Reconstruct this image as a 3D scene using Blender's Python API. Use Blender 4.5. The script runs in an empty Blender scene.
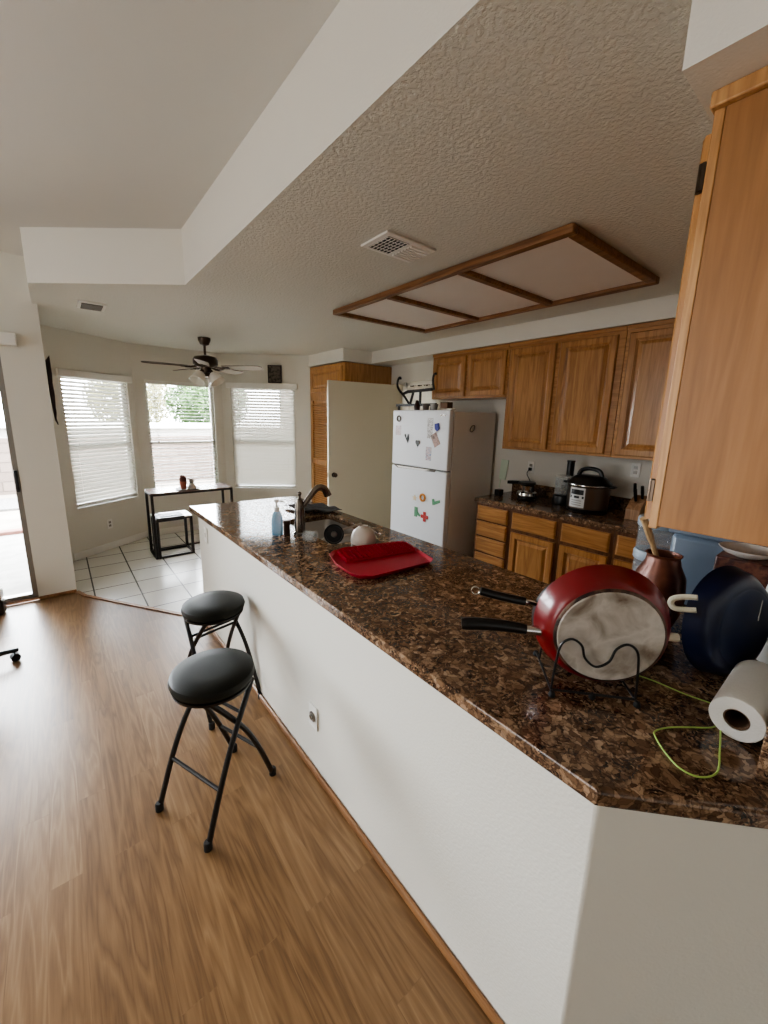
import bpy, bmesh, math, random
from mathutils import Vector, Matrix
random.seed(7)
col = bpy.context.scene.collection
PI = math.pi
H = 2.5          # kitchen ceiling
HH = 2.84        # living room ceiling
CT = 0.92        # counter top

# ------------------------------------------------------------------ helpers
def s2l(c):
    c /= 255.0
    return c / 12.92 if c <= 0.04045 else ((c + 0.055) / 1.055) ** 2.4
def S(r, g, b): return (s2l(r), s2l(g), s2l(b), 1.0)

WL = {}          # world location of every un-rotated parent
class MB:
    def __init__(self): self.v = []; self.f = []; self.m = []
    def add(self, vs, fs, mi=0):
        n = len(self.v); self.v += [tuple(p) for p in vs]
        for f in fs: self.f.append([n + i for i in f]); self.m.append(mi)
        return self
    def box(self, x0, x1, y0, y1, z0, z1, mi=0):
        v = [(x0,y0,z0),(x1,y0,z0),(x1,y1,z0),(x0,y1,z0),(x0,y0,z1),(x1,y0,z1),(x1,y1,z1),(x0,y1,z1)]
        return self.add(v, [(0,3,2,1),(4,5,6,7),(0,1,5,4),(1,2,6,5),(2,3,7,6),(3,0,4,7)], mi)
    def obox(self, c, size, R, mi=0):
        x, y, z = [s / 2 for s in size]; c = Vector(c)
        v = [c + R @ Vector(p) for p in [(-x,-y,-z),(x,-y,-z),(x,y,-z),(-x,y,-z),(-x,-y,z),(x,-y,z),(x,y,z),(-x,y,z)]]
        return self.add(v, [(0,3,2,1),(4,5,6,7),(0,1,5,4),(1,2,6,5),(2,3,7,6),(3,0,4,7)], mi)
    def cyl(self, p0, p1, r0, r1=None, n=20, caps=True, mi=0):
        if r1 is None: r1 = r0
        p0, p1 = Vector(p0), Vector(p1); d = (p1 - p0).normalized()
        a = d.orthogonal().normalized(); b = d.cross(a)
        vs = []
        for p, r in ((p0, r0), (p1, r1)):
            for i in range(n):
                t = 2 * PI * i / n; vs.append(p + (a * math.cos(t) + b * math.sin(t)) * r)
        fs = [(i, (i + 1) % n, n + (i + 1) % n, n + i) for i in range(n)]
        if caps: fs += [tuple(range(n))[::-1], tuple(range(n, 2 * n))]
        return self.add(vs, fs, mi)
    def tube(self, pts, r, n=8, closed=False, caps=True, mi=0, rs=None):
        pts = [Vector(p) for p in pts]; N = len(pts); vs = []; a = None
        for i, p in enumerate(pts):
            if closed: d = pts[(i + 1) % N] - pts[i - 1]
            else: d = pts[min(i + 1, N - 1)] - pts[max(i - 1, 0)]
            d.normalize()
            if a is None: a = d.orthogonal().normalized()
            else:
                a = a - d * a.dot(d)
                a = a.normalized() if a.length > 1e-6 else d.orthogonal().normalized()
            b = d.cross(a); rr = rs[i] if rs else r
            for k in range(n):
                t = 2 * PI * k / n; vs.append(p + (a * math.cos(t) + b * math.sin(t)) * rr)
        fs = []
        for i in range(N if closed else N - 1):
            j = (i + 1) % N
            for k in range(n):
                l = (k + 1) % n; fs.append((i*n+k, i*n+l, j*n+l, j*n+k))
        if caps and not closed: fs += [tuple(range(n))[::-1], tuple(range((N-1)*n, N*n))]
        return self.add(vs, fs, mi)
    def lathe(self, prof, c=(0,0,0), R=None, n=32, mi=0, caps=True):
        c = Vector(c); R = R or Matrix.Identity(3); vs = []
        for r, z in prof:
            for i in range(n):
                t = 2 * PI * i / n; vs.append(c + R @ Vector((r*math.cos(t), r*math.sin(t), z)))
        fs = []
        for j in range(len(prof) - 1):
            for i in range(n):
                k = (i + 1) % n; fs.append((j*n+i, j*n+k, (j+1)*n+k, (j+1)*n+i))
        if caps:
            if prof[0][0] > 1e-5: fs.append(tuple(range(n))[::-1])
            if prof[-1][0] > 1e-5: fs.append(tuple(range((len(prof)-1)*n, len(prof)*n)))
        return self.add(vs, fs, mi)
    def prism(self, poly, z0, z1, mi=0, mside=None):
        n = len(poly); vs = [(x, y, z0) for x, y in poly] + [(x, y, z1) for x, y in poly]
        self.add(vs, [tuple(range(n))[::-1], tuple(range(n, 2*n))], mi)
        return self.add(vs, [(i, (i+1) % n, n + (i+1) % n, n + i) for i in range(n)], mi if mside is None else mside)
    def extr(self, pts, vec, mi=0):
        n = len(pts); vec = Vector(vec); vs = [Vector(p) for p in pts]; vs += [p + vec for p in vs]
        return self.add(vs, [tuple(range(n))[::-1], tuple(range(n, 2*n))] + [(i, (i+1) % n, n + (i+1) % n, n + i) for i in range(n)], mi)
    def ball(self, c, r, n=16, sz=1.0, mi=0):
        prof = [(max(1e-6, r*math.sin(PI*i/n)), -r*sz*math.cos(PI*i/n)) for i in range(n+1)]
        return self.lathe(prof, c, None, n*2, mi, caps=False)
    def build(self, name, mats, parent=None, local=False, bevel=0, seg=2, sharp=0.6):
        me = bpy.data.meshes.new(name)
        off = Vector((0,0,0)) if (local or parent is None) else WL.get(parent.name, Vector((0,0,0)))
        me.from_pydata([tuple(Vector(p) - off) for p in self.v], [], self.f)
        if not isinstance(mats, (list, tuple)): mats = [mats]
        for m in mats: me.materials.append(m)
        for p, mi in zip(me.polygons, self.m): p.material_index = mi
        bm = bmesh.new(); bm.from_mesh(me)
        bmesh.ops.remove_doubles(bm, verts=bm.verts, dist=1e-6)
        bmesh.ops.recalc_face_normals(bm, faces=bm.faces)
        bm.to_mesh(me); bm.free()
        for p in me.polygons: p.use_smooth = True
        me.set_sharp_from_angle(angle=sharp)
        o = bpy.data.objects.new(name, me); col.objects.link(o)
        if parent is not None: o.parent = parent; WL[o.name] = off
        if bevel:
            b = o.modifiers.new('bevel', 'BEVEL'); b.width = bevel; b.segments = seg; b.limit_method = 'ANGLE'; b.angle_limit = 0.7
            b.harden_normals = False
        return o
def tag(o, label=None, cat=None, group=None, kind=None):
    if label: o['label'] = label
    if cat: o['category'] = cat
    if group: o['group'] = group
    if kind: o['kind'] = kind
    return o
def thing(name, loc, label, cat, group=None, rotz=0):
    o = bpy.data.objects.new(name, None); o.empty_display_size = 0.05; col.objects.link(o)
    o.location = loc; o.rotation_euler = (0, 0, rotz)
    WL[o.name] = Vector(loc)
    return tag(o, label, cat, group)
def copy_tree(o, parent=None):
    c = o.copy(); col.objects.link(c); c.parent = parent
    for ch in list(o.children): copy_tree(ch, c)
    return c
def structure(o): o['kind'] = 'structure'; return o
def arc(c, r, a0, a1, n, u=(1,0,0), v=(0,0,1)):
    c, u, v = Vector(c), Vector(u), Vector(v)
    return [c + (u*math.cos(a0+(a1-a0)*i/n) + v*math.sin(a0+(a1-a0)*i/n))*r for i in range(n+1)]
def smooth_path(pts, k=6):
    P = [Vector(p) for p in pts]; out = []
    for i in range(len(P)-1):
        p0, p1, p2, p3 = P[max(i-1,0)], P[i], P[i+1], P[min(i+2,len(P)-1)]
        for j in range(k):
            t = j/k
            out.append(0.5*((2*p1)+(p2-p0)*t+(2*p0-5*p1+4*p2-p3)*t*t+(3*p1-p0-3*p2+p3)*t**3))
    return out + [P[-1]]
def frame_from(n, up=(0,0,1)):
    """matrix whose Z column is n"""
    n = Vector(n).normalized(); x = Vector(up).cross(n)
    x = x.normalized() if x.length > 1e-6 else Vector((1,0,0))
    y = n.cross(x)
    return Matrix((x, y, n)).transposed()

# ------------------------------------------------------------------ materials
def nm(name):
    m = bpy.data.materials.new(name); m.use_nodes = True
    nt = m.node_tree; return m, nt, nt.nodes, nt.links, nt.nodes['Principled BSDF']
def plain(name, c, rough=0.5, metal=0.0, bump=0, bscale=60, spec=None, trans=0, coat=0, var=0.06, emit=0):
    m, nt, N, L, B = nm(name)
    B.inputs['Roughness'].default_value = rough; B.inputs['Metallic'].default_value = metal
    if spec is not None: B.inputs['Specular IOR Level'].default_value = spec
    if trans: B.inputs['Transmission Weight'].default_value = trans
    if coat: B.inputs['Coat Weight'].default_value = coat
    tc = N.new('ShaderNodeTexCoord'); no = N.new('ShaderNodeTexNoise')
    no.inputs['Scale'].default_value = 7; no.inputs['Detail'].default_value = 5
    L.new(tc.outputs['Object'], no.inputs['Vector'])
    mx = N.new('ShaderNodeMix'); mx.data_type = 'RGBA'
    mx.inputs['A'].default_value = tuple(x*(1-var) for x in c[:3]) + (1,); mx.inputs['B'].default_value = tuple(min(1, x*(1+var)) for x in c[:3]) + (1,)
    L.new(no.outputs['Fac'], mx.inputs['Factor']); L.new(mx.outputs['Result'], B.inputs['Base Color'])
    if emit:
        L.new(mx.outputs['Result'], B.inputs['Emission Color']); B.inputs['Emission Strength'].default_value = emit
    if bump:
        n2 = N.new('ShaderNodeTexNoise'); n2.inputs['Scale'].default_value = bscale; n2.inputs['Detail'].default_value = 4
        L.new(tc.outputs['Object'], n2.inputs['Vector'])
        bp = N.new('ShaderNodeBump'); bp.inputs['Strength'].default_value = bump; bp.inputs['Distance'].default_value = 0.01
        L.new(n2.outputs['Fac'], bp.inputs['Height']); L.new(bp.outputs['Normal'], B.inputs['Normal'])
    return m
def ramp(N, stops):
    r = N.new('ShaderNodeValToRGB'); e = r.color_ramp.elements
    while len(e) < len(stops): e.new(0.5)
    for x, (p, c) in zip(e, stops): x.position = p; x.color = c
    return r
def wood(name, c_dark, c_mid, c_light, axis=2, scale=1.0, rough=0.38, coat=0.0, contrast=1.0):
    m, nt, N, L, B = nm(name)
    tc = N.new('ShaderNodeTexCoord'); oi = N.new('ShaderNodeObjectInfo')
    mp = N.new('ShaderNodeMapping'); sc = [16*scale]*3; sc[axis] = 1.1*scale; mp.inputs['Scale'].default_value = sc
    ad = N.new('ShaderNodeVectorMath'); ad.operation = 'ADD'
    ml = N.new('ShaderNodeVectorMath'); ml.operation = 'SCALE'; ml.inputs[0].default_value = (9.1, 5.7, 7.3)
    L.new(oi.outputs['Random'], ml.inputs['Scale']); L.new(tc.outputs['Object'], ad.inputs[0]); L.new(ml.outputs['Vector'], ad.inputs[1])
    L.new(ad.outputs['Vector'], mp.inputs['Vector'])
    no = N.new('ShaderNodeTexNoise'); no.inputs['Scale'].default_value = 1.0; no.inputs['Detail'].default_value = 3; no.inputs['Distortion'].default_value = 0.6
    L.new(mp.outputs['Vector'], no.inputs['Vector'])
    mu = N.new('ShaderNodeMath'); mu.operation = 'MULTIPLY'; mu.inputs[1].default_value = 9.0; L.new(no.outputs['Fac'], mu.inputs[0])
    fr = N.new('ShaderNodeMath'); fr.operation = 'PINGPONG'; fr.inputs[1].default_value = 1.0; L.new(mu.outputs[0], fr.inputs[0])
    n2 = N.new('ShaderNodeTexNoise'); n2.inputs['Scale'].default_value = 9; n2.inputs['Detail'].default_value = 5
    L.new(mp.outputs['Vector'], n2.inputs['Vector'])
    av = N.new('ShaderNodeMath'); av.operation = 'MULTIPLY_ADD'; av.inputs[1].default_value = 0.45*contrast
    L.new(fr.outputs[0], av.inputs[0])
    h2 = N.new('ShaderNodeMath'); h2.operation = 'MULTIPLY'; h2.inputs[1].default_value = 0.6; L.new(n2.outputs['Fac'], h2.inputs[0])
    L.new(h2.outputs[0], av.inputs[2])
    r = ramp(N, [(0.1, c_dark), (0.42, c_mid), (0.8, c_light)]); L.new(av.outputs[0], r.inputs['Fac'])
    L.new(r.outputs['Color'], B.inputs['Base Color'])
    B.inputs['Roughness'].default_value = rough
    if coat: B.inputs['Coat Weight'].default_value = coat; B.inputs['Coat Roughness'].default_value = 0.2
    bp = N.new('ShaderNodeBump'); bp.inputs['Strength'].default_value = 0.12; bp.inputs['Distance'].default_value = 0.003
    L.new(n2.outputs['Fac'], bp.inputs['Height']); L.new(bp.outputs['Normal'], B.inputs['Normal'])
    return m
def granite():
    m, nt, N, L, B = nm('granite')
    tc = N.new('ShaderNodeTexCoord')
    no = N.new('ShaderNodeTexNoise'); no.inputs['Scale'].default_value = 22; no.inputs['Detail'].default_value = 5
    L.new(tc.outputs['Object'], no.inputs['Vector'])
    mx = N.new('ShaderNodeMix'); mx.data_type = 'RGBA'; mx.blend_type = 'LINEAR_LIGHT'; mx.inputs['Factor'].default_value = 0.03
    L.new(tc.outputs['Object'], mx.inputs['A']); L.new(no.outputs['Color'], mx.inputs['B'])
    def vor(scale, feat='F1'):
        v = N.new('ShaderNodeTexVoronoi'); v.feature = feat; v.inputs['Scale'].default_value = scale
        L.new(mx.outputs['Result'], v.inputs['Vector']); return v
    v1 = vor(62); v1e = vor(62, 'DISTANCE_TO_EDGE'); v2 = vor(150)
    sp = N.new('ShaderNodeSeparateColor'); L.new(v1.outputs['Color'], sp.inputs['Color'])
    sp2 = N.new('ShaderNodeSeparateColor'); L.new(v2.outputs['Color'], sp2.inputs['Color'])
    r1 = ramp(N, [(0.0, S(66,49,38)), (0.3, S(104,79,60)), (0.6, S(132,104,80)), (0.85, S(158,130,104)), (1.0, S(178,150,124))]); r1.color_ramp.interpolation = 'LINEAR'
    L.new(sp.outputs['Red'], r1.inputs['Fac'])
    r2 = ramp(N, [(0.0, S(40,29,23)), (0.4, S(86,63,48)), (0.75, S(124,97,75)), (1.0, S(160,132,106))]); L.new(sp2.outputs['Red'], r2.inputs['Fac'])
    n3 = N.new('ShaderNodeTexNoise'); n3.inputs['Scale'].default_value = 14; n3.inputs['Detail'].default_value = 3
    L.new(tc.outputs['Object'], n3.inputs['Vector'])
    rf = ramp(N, [(0.44, (0,0,0,1)), (0.56, (1,1,1,1))]); L.new(n3.outputs['Fac'], rf.inputs['Fac'])
    c1 = N.new('ShaderNodeMix'); c1.data_type = 'RGBA'; L.new(rf.outputs['Color'], c1.inputs['Factor'])
    L.new(r2.outputs['Color'], c1.inputs['A']); L.new(r1.outputs['Color'], c1.inputs['B'])
    # large pale crystals
    v3 = N.new('ShaderNodeTexVoronoi'); v3.inputs['Scale'].default_value = 13; L.new(mx.outputs['Result'], v3.inputs['Vector'])
    rb = ramp(N, [(0.20, (1,1,1,1)), (0.27, (0,0,0,1))]); L.new(v3.outputs['Distance'], rb.inputs['Fac'])
    sp3 = N.new('ShaderNodeSeparateColor'); L.new(v3.outputs['Color'], sp3.inputs['Color'])
    gt = N.new('ShaderNodeMath'); gt.operation = 'GREATER_THAN'; gt.inputs[1].default_value = 0.55; L.new(sp3.outputs['Green'], gt.inputs[0])
    mb = N.new('ShaderNodeMath'); mb.operation = 'MULTIPLY'; L.new(rb.outputs['Color'], mb.inputs[0]); L.new(gt.outputs[0], mb.inputs[1])
    mb2 = N.new('ShaderNodeMath'); mb2.operation = 'MULTIPLY'; mb2.inputs[1].default_value = 0.75; L.new(mb.outputs[0], mb2.inputs[0])
    c2 = N.new('ShaderNodeMix'); c2.data_type = 'RGBA'; c2.inputs['B'].default_value = S(164,134,108)
    L.new(mb2.outputs[0], c2.inputs['Factor']); L.new(c1.outputs['Result'], c2.inputs['A'])
    re = ramp(N, [(0.0, (0.25,0.22,0.2,1)), (0.10, (1,1,1,1))]); L.new(v1e.outputs['Distance'], re.inputs['Fac'])
    c3 = N.new('ShaderNodeMix'); c3.data_type = 'RGBA'; c3.blend_type = 'MULTIPLY'; c3.inputs['Factor'].default_value = 0.65
    L.new(c2.outputs['Result'], c3.inputs['A']); L.new(re.outputs['Color'], c3.inputs['B'])
    L.new(c3.outputs['Result'], B.inputs['Base Color'])
    B.inputs['Roughness'].default_value = 0.10; B.inputs['IOR'].default_value = 1.58
    return m
def laminate():
    m, nt, N, L, B = nm('oak_laminate')
    tc = N.new('ShaderNodeTexCoord'); sep = N.new('ShaderNodeSeparateXYZ'); cmb = N.new('ShaderNodeCombineXYZ')
    L.new(tc.outputs['Object'], sep.inputs[0]); L.new(sep.outputs['Y'], cmb.inputs['X']); L.new(sep.outputs['X'], cmb.inputs['Y'])
    br = N.new('ShaderNodeTexBrick'); br.inputs['Scale'].default_value = 1.0
    br.inputs['Brick Width'].default_value = 0.95; br.inputs['Row Height'].default_value = 0.098
    br.inputs['Mortar Size'].default_value = 0.0012; br.inputs['Mortar Smooth'].default_value = 0.3
    br.offset = 0.37; br.offset_frequency = 2
    br.inputs['Color1'].default_value = (0,0,0,1); br.inputs['Color2'].default_value = (1,1,1,1); br.inputs['Mortar'].default_value = (0.3,0.3,0.3,1)
    L.new(cmb.outputs[0], br.inputs['Vector'])
    # shift the grain from board to board
    sh = N.new('ShaderNodeVectorMath'); sh.operation = 'SCALE'; sh.inputs[0].default_value = (3.1, 7.7, 0)
    L.new(br.outputs['Color'], sh.inputs['Scale'])
    ad = N.new('ShaderNodeVectorMath'); ad.operation = 'ADD'; L.new(tc.outputs['Object'], ad.inputs[0]); L.new(sh.outputs['Vector'], ad.inputs[1])
    mp = N.new('ShaderNodeMapping'); mp.inputs['Scale'].default_value = (20, 1.5, 1); L.new(ad.outputs['Vector'], mp.inputs['Vector'])
    no = N.new('ShaderNodeTexNoise'); no.inputs['Scale'].default_value = 1; no.inputs['Detail'].default_value = 2; no.inputs['Distortion'].default_value = 0.5
    L.new(mp.outputs['Vector'], no.inputs['Vector'])
    mu = N.new('ShaderNodeMath'); mu.operation = 'MULTIPLY'; mu.inputs[1].default_value = 10; L.new(no.outputs['Fac'], mu.inputs[0])
    pp = N.new('ShaderNodeMath'); pp.operation = 'PINGPONG'; pp.inputs[1].default_value = 1; L.new(mu.outputs[0], pp.inputs[0])
    mp2 = N.new('ShaderNodeMapping'); mp2.inputs['Scale'].default_value = (240, 12, 1); L.new(ad.outputs['Vector'], mp2.inputs['Vector'])
    n2 = N.new('ShaderNodeTexNoise'); n2.inputs['Scale'].default_value = 1; n2.inputs['Detail'].default_value = 4; L.new(mp2.outputs['Vector'], n2.inputs['Vector'])
    f = N.new('ShaderNodeMath'); f.operation = 'MULTIPLY_ADD'; f.inputs[1].default_value = 0.37; L.new(pp.outputs[0], f.inputs[0])
    h = N.new('ShaderNodeMath'); h.operation = 'MULTIPLY'; h.inputs[1].default_value = 0.40; L.new(n2.outputs['Fac'], h.inputs[0]); L.new(h.outputs[0], f.inputs[2])
    g = N.new('ShaderNodeMath'); g.operation = 'MULTIPLY_ADD'; g.inputs[1].default_value = 0.26; L.new(br.outputs['Color'], g.inputs[0]); L.new(f.outputs[0], g.inputs[2])
    r = ramp(N, [(0.06, S(92,68,46)), (0.40, S(122,93,64)), (0.62, S(134,104,73)), (0.95, S(156,127,94))]); L.new(g.outputs[0], r.inputs['Fac'])
    L.new(r.outputs['Color'], B.inputs['Base Color']); B.inputs['Roughness'].default_value = 0.31; B.inputs['Specular IOR Level'].default_value = 0.4
    bp = N.new('ShaderNodeBump'); bp.inputs['Strength'].default_value = 0.1; bp.inputs['Distance'].default_value = 0.004
    L.new(n2.outputs['Fac'], bp.inputs['Height']); L.new(bp.outputs['Normal'], B.inputs['Normal'])
    return m
def tile():
    m, nt, N, L, B = nm('floor_tile')
    tc = N.new('ShaderNodeTexCoord'); mp = N.new('ShaderNodeMapping'); mp.inputs['Location'].default_value = (-0.115, -0.21, 0)
    L.new(tc.outputs['Object'], mp.inputs['Vector'])
    br = N.new('ShaderNodeTexBrick'); br.offset = 0; br.inputs['Scale'].default_value = 1
    br.inputs['Brick Width'].default_value = 0.35; br.inputs['Row Height'].default_value = 0.35
    br.inputs['Mortar Size'].default_value = 0.0065; br.inputs['Mortar Smooth'].default_value = 0.1
    br.inputs['Color1'].default_value = S(214,211,203); br.inputs['Color2'].default_value = S(204,202,194); br.inputs['Mortar'].default_value = S(92,92,88)
    L.new(mp.outputs['Vector'], br.inputs['Vector']); L.new(br.outputs['Color'], B.inputs['Base Color']); B.inputs['Roughness'].default_value = 0.22
    bp = N.new('ShaderNodeBump'); bp.inputs['Strength'].default_value = 0.4; bp.inputs['Distance'].default_value = 0.003; bp.invert = True
    L.new(br.outputs['Fac'], bp.inputs['Height']); L.new(bp.outputs['Normal'], B.inputs['Normal'])
    return m
def textured_ceiling():
    m, nt, N, L, B = nm('knockdown_ceiling')
    B.inputs['Base Color'].default_value = S(219,219,211); B.inputs['Roughness'].default_value = 0.55
    tc = N.new('ShaderNodeTexCoord'); no = N.new('ShaderNodeTexNoise'); no.inputs['Scale'].default_value = 62; no.inputs['Detail'].default_value = 3
    L.new(tc.outputs['Object'], no.inputs['Vector'])
    r = ramp(N, [(0.40, (0,0,0,1)), (0.58, (1,1,1,1))]); L.new(no.outputs['Fac'], r.inputs['Fac'])
    bp = N.new('ShaderNodeBump'); bp.inputs['Strength'].default_value = 0.35; bp.inputs['Distance'].default_value = 0.005
    L.new(r.outputs['Color'], bp.inputs['Height']); L.new(bp.outputs['Normal'], B.inputs['Normal'])
    return m
def pane_glass(name='window_glass', tint=(1,1,1,1), rough=0.0):
    m, nt, N, L, B = nm(name); N.remove(B); out = N['Material Output']
    t = N.new('ShaderNodeBsdfTransparent'); t.inputs['Color'].default_value = tint
    g = N.new('ShaderNodeBsdfGlossy'); g.inputs['Roughness'].default_value = rough
    fr = N.new('ShaderNodeFresnel'); fr.inputs['IOR'].default_value = 1.45
    mx = N.new('ShaderNodeMixShader'); L.new(fr.outputs[0], mx.inputs[0]); L.new(t.outputs[0], mx.inputs[1]); L.new(g.outputs[0], mx.inputs[2])
    L.new(mx.outputs[0], out.inputs[0]); return m
def clear_plastic(name, tint, alpha=0.5, rough=0.12):
    m, nt, N, L, B = nm(name); out = N['Material Output']
    B.inputs['Base Color'].default_value = tint; B.inputs['Roughness'].default_value = rough
    t = N.new('ShaderNodeBsdfTransparent'); mx = N.new('ShaderNodeMixShader'); mx.inputs[0].default_value = alpha
    L.new(t.outputs[0], mx.inputs[1]); L.new(B.outputs[0], mx.inputs[2]); L.new(mx.outputs[0], out.inputs[0]); return m
def translucent(name, c, amt=0.45):
    m, nt, N, L, B = nm(name); out = N['Material Output']
    B.inputs['Base Color'].default_value = c; B.inputs['Roughness'].default_value = 0.5
    t = N.new('ShaderNodeBsdfTranslucent'); t.inputs['Color'].default_value = c
    mx = N.new('ShaderNodeMixShader'); mx.inputs[0].default_value = amt
    L.new(B.outputs[0], mx.inputs[1]); L.new(t.outputs[0], mx.inputs[2]); L.new(mx.outputs[0], out.inputs[0]); return m
def patchy(name, stops, scale=6, rough=0.5, metal=0, detail=6, bump=0, dist=0.0):
    m, nt, N, L, B = nm(name)
    tc = N.new('ShaderNodeTexCoord'); no = N.new('ShaderNodeTexNoise'); no.inputs['Scale'].default_value = scale; no.inputs['Detail'].default_value = detail; no.inputs['Distortion'].default_value = dist
    L.new(tc.outputs['Object'], no.inputs['Vector']); r = ramp(N, stops); L.new(no.outputs['Fac'], r.inputs['Fac'])
    L.new(r.outputs['Color'], B.inputs['Base Color']); B.inputs['Roughness'].default_value = rough; B.inputs['Metallic'].default_value = metal
    if bump:
        bp = N.new('ShaderNodeBump'); bp.inputs['Strength'].default_value = bump; bp.inputs['Distance'].default_value = 0.01
        L.new(no.outputs['Fac'], bp.inputs['Height']); L.new(bp.outputs['Normal'], B.inputs['Normal'])
    return m
def blocks(name, c1, c2, mort, bw, rh, ms):
    m, nt, N, L, B = nm(name)
    tc = N.new('ShaderNodeTexCoord'); sep = N.new('ShaderNodeSeparateXYZ'); cmb = N.new('ShaderNodeCombineXYZ')
    L.new(tc.outputs['Object'], sep.inputs[0]); L.new(sep.outputs['X'], cmb.inputs['X']); L.new(sep.outputs['Z'], cmb.inputs['Y'])
    br = N.new('ShaderNodeTexBrick'); br.inputs['Scale'].default_value = 1; br.inputs['Brick Width'].default_value = bw; br.inputs['Row Height'].default_value = rh; br.inputs['Mortar Size'].default_value = ms
    br.inputs['Color1'].default_value = c1; br.inputs['Color2'].default_value = c2; br.inputs['Mortar'].default_value = mort
    L.new(cmb.outputs[0], br.inputs['Vector']); L.new(br.outputs['Color'], B.inputs['Base Color']); B.inputs['Roughness'].default_value = 0.9
    return m

M = {}
M['wall'] = plain('wall_paint', S(224,222,213), 0.6, bump=0.12, bscale=120, var=0.01)
M['soffit'] = plain('soffit_paint', S(228,225,216), 0.6, bump=0.1, bscale=120, var=0.01)
M['high'] = plain('smooth_ceiling', S(218,218,214), 0.7, bump=0.06, bscale=150, var=0.01)
M['kceil'] = textured_ceiling()
M['granite'] = granite(); M['lam'] = laminate(); M['tile'] = tile()
M['oak'] = wood('honey_oak', S(136,94,54), S(165,117,69), S(184,138,86), 2, rough=0.28)
M['oakx'] = wood('honey_oak_across', S(136,94,54), S(165,117,69), S(184,138,86), 1, rough=0.28)
M['oakedge'] = wood('honey_oak_edge', S(150,108,66), S(182,136,88), S(204,160,110), 2)
M['oaktrim'] = wood('oak_light_trim', S(84,54,34), S(122,84,52), S(150,108,70), 1)
M['ply'] = wood('oak_plywood', S(138,96,58), S(160,114,70), S(176,130,84), 2, scale=0.55, rough=0.45, contrast=0.6)
M['shoe'] = wood('oak_shoe_moulding', S(96,64,40), S(132,94,62), S(156,114,78), 1)
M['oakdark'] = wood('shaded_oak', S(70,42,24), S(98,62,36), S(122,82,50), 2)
M['groove'] = plain('dark_gap', S(60,34,18), 0.6)
M['door'] = plain('cream_door_paint', S(216,209,188), 0.42, var=0.01)
M['white'] = plain('white_plastic', S(238,237,232), 0.4, var=0.01)
M['blind'] = translucent('blind_slat', S(244,244,240), 0.55)
M['curtain'] = translucent('curtain_cloth', S(226,222,208), 0.12)
M['vinylframe'] = plain('window_vinyl', S(214,212,204), 0.5)
M['glass'] = pane_glass()
M['fridge'] = plain('fridge_enamel', S(232,235,238), 0.32, bump=0.03, bscale=300, var=0.01)
M['fridgeside'] = plain('fridge_side', S(236,234,230), 0.45, bump=0.05, bscale=300, var=0.02)
M['gasket'] = plain('grey_gasket', S(96,90,82), 0.6)
M['steel'] = plain('stainless', S(176,172,166), 0.25, metal=1)
M['sink'] = plain('sink_steel', S(196,190,182), 0.36, metal=1)
M['chrome'] = plain('chrome', S(206,204,200), 0.12, metal=1)
M['bronze'] = plain('dark_bronze', S(84,72,62), 0.28, metal=1)
M['faucet'] = plain('brushed_gunmetal', S(120,112,104), 0.25, metal=1)
M['blackmetal'] = plain('black_metal', S(24,22,22), 0.35, spec=0.5)
M['vinyl'] = plain('black_vinyl', S(32,33,28), 0.48, spec=0.22, bump=0.04, bscale=220)
M['blackp'] = plain('black_plastic', S(20,20,21), 0.3)
M['rubber'] = plain('rubber', S(18,17,17), 0.7)
M['red'] = plain('red_silicone', S(172,14,44), 0.45)
M['redpan'] = plain('red_enamel', S(112,16,22), 0.28, coat=0.3)
M['worn'] = patchy('worn_aluminium', [(0.26, S(112,92,76)), (0.38, S(160,150,138)), (0.55, S(204,198,190)), (0.75, S(176,168,158))], 12, 0.42, 0.15, 8, dist=0.5)
M['burnt'] = patchy('burnt_edge', [(0.40, S(40,26,20)), (0.62, S(110,84,66))], 22, 0.5, 0.2)
M['greypan'] = plain('grey_nonstick', S(86,86,88), 0.35, metal=0.3)
M['lime'] = plain('lime_cable', S(160,186,96), 0.45)
M['paper'] = plain('paper_towel', S(212,208,200), 0.85, bump=0.25, bscale=160)
M['card'] = plain('cardboard', S(104,78,58), 0.8)
M['navy'] = plain('navy_enamel', S(18,28,58), 0.3, coat=0.1)
M['navyd'] = plain('navy_base', S(34,44,70), 0.3)
M['cream'] = plain('cream_metal', S(206,198,178), 0.35)
M['copper'] = patchy('copper_brown_glaze', [(0.35, S(70,32,20)), (0.65, S(140,84,60))], 7, 0.35, 0.25)
M['spoon'] = wood('pale_wood', S(140,110,78), S(176,146,108), S(198,170,132), 2)
M['canlid'] = plain('blue_grey_lid', S(148,160,170), 0.4)
M['canbody'] = clear_plastic('clear_canister', S(150,156,160), 0.45)
M['bin'] = clear_plastic('blue_grey_bin', S(110,124,140), 0.82, 0.3)
M['maroon'] = patchy('maroon_tin', [(0.4, S(74,34,28)), (0.5, S(110,70,52)), (0.6, S(60,30,26))], 26, 0.4)
M['redcap'] = plain('red_cap', S(140,30,28), 0.4)
M['soap'] = clear_plastic('blue_soap', S(84,140,170), 0.75, 0.08)
M['clear'] = clear_plastic('clear_plastic', S(210,216,216), 0.28, 0.05)
M['brown'] = plain('brown_bottle', S(58,38,26), 0.3)
M['cloth'] = patchy('grey_cloth', [(0.3, S(44,42,40)), (0.7, S(74,70,66))], 20, 0.9, bump=0.5)
M['ceramic'] = plain('white_ceramic', S(214,206,196), 0.25)
M['terra'] = plain('terracotta', S(168,100,78), 0.6)
M['cactus'] = plain('brown_cactus', S(96,48,34), 0.7, bump=0.8, bscale=120)
M['desk'] = wood('grey_walnut_top', S(92,80,78), S(128,112,108), S(150,134,128), 0, rough=0.25)
M['whitetop'] = plain('white_top', S(226,226,224), 0.3)
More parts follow.
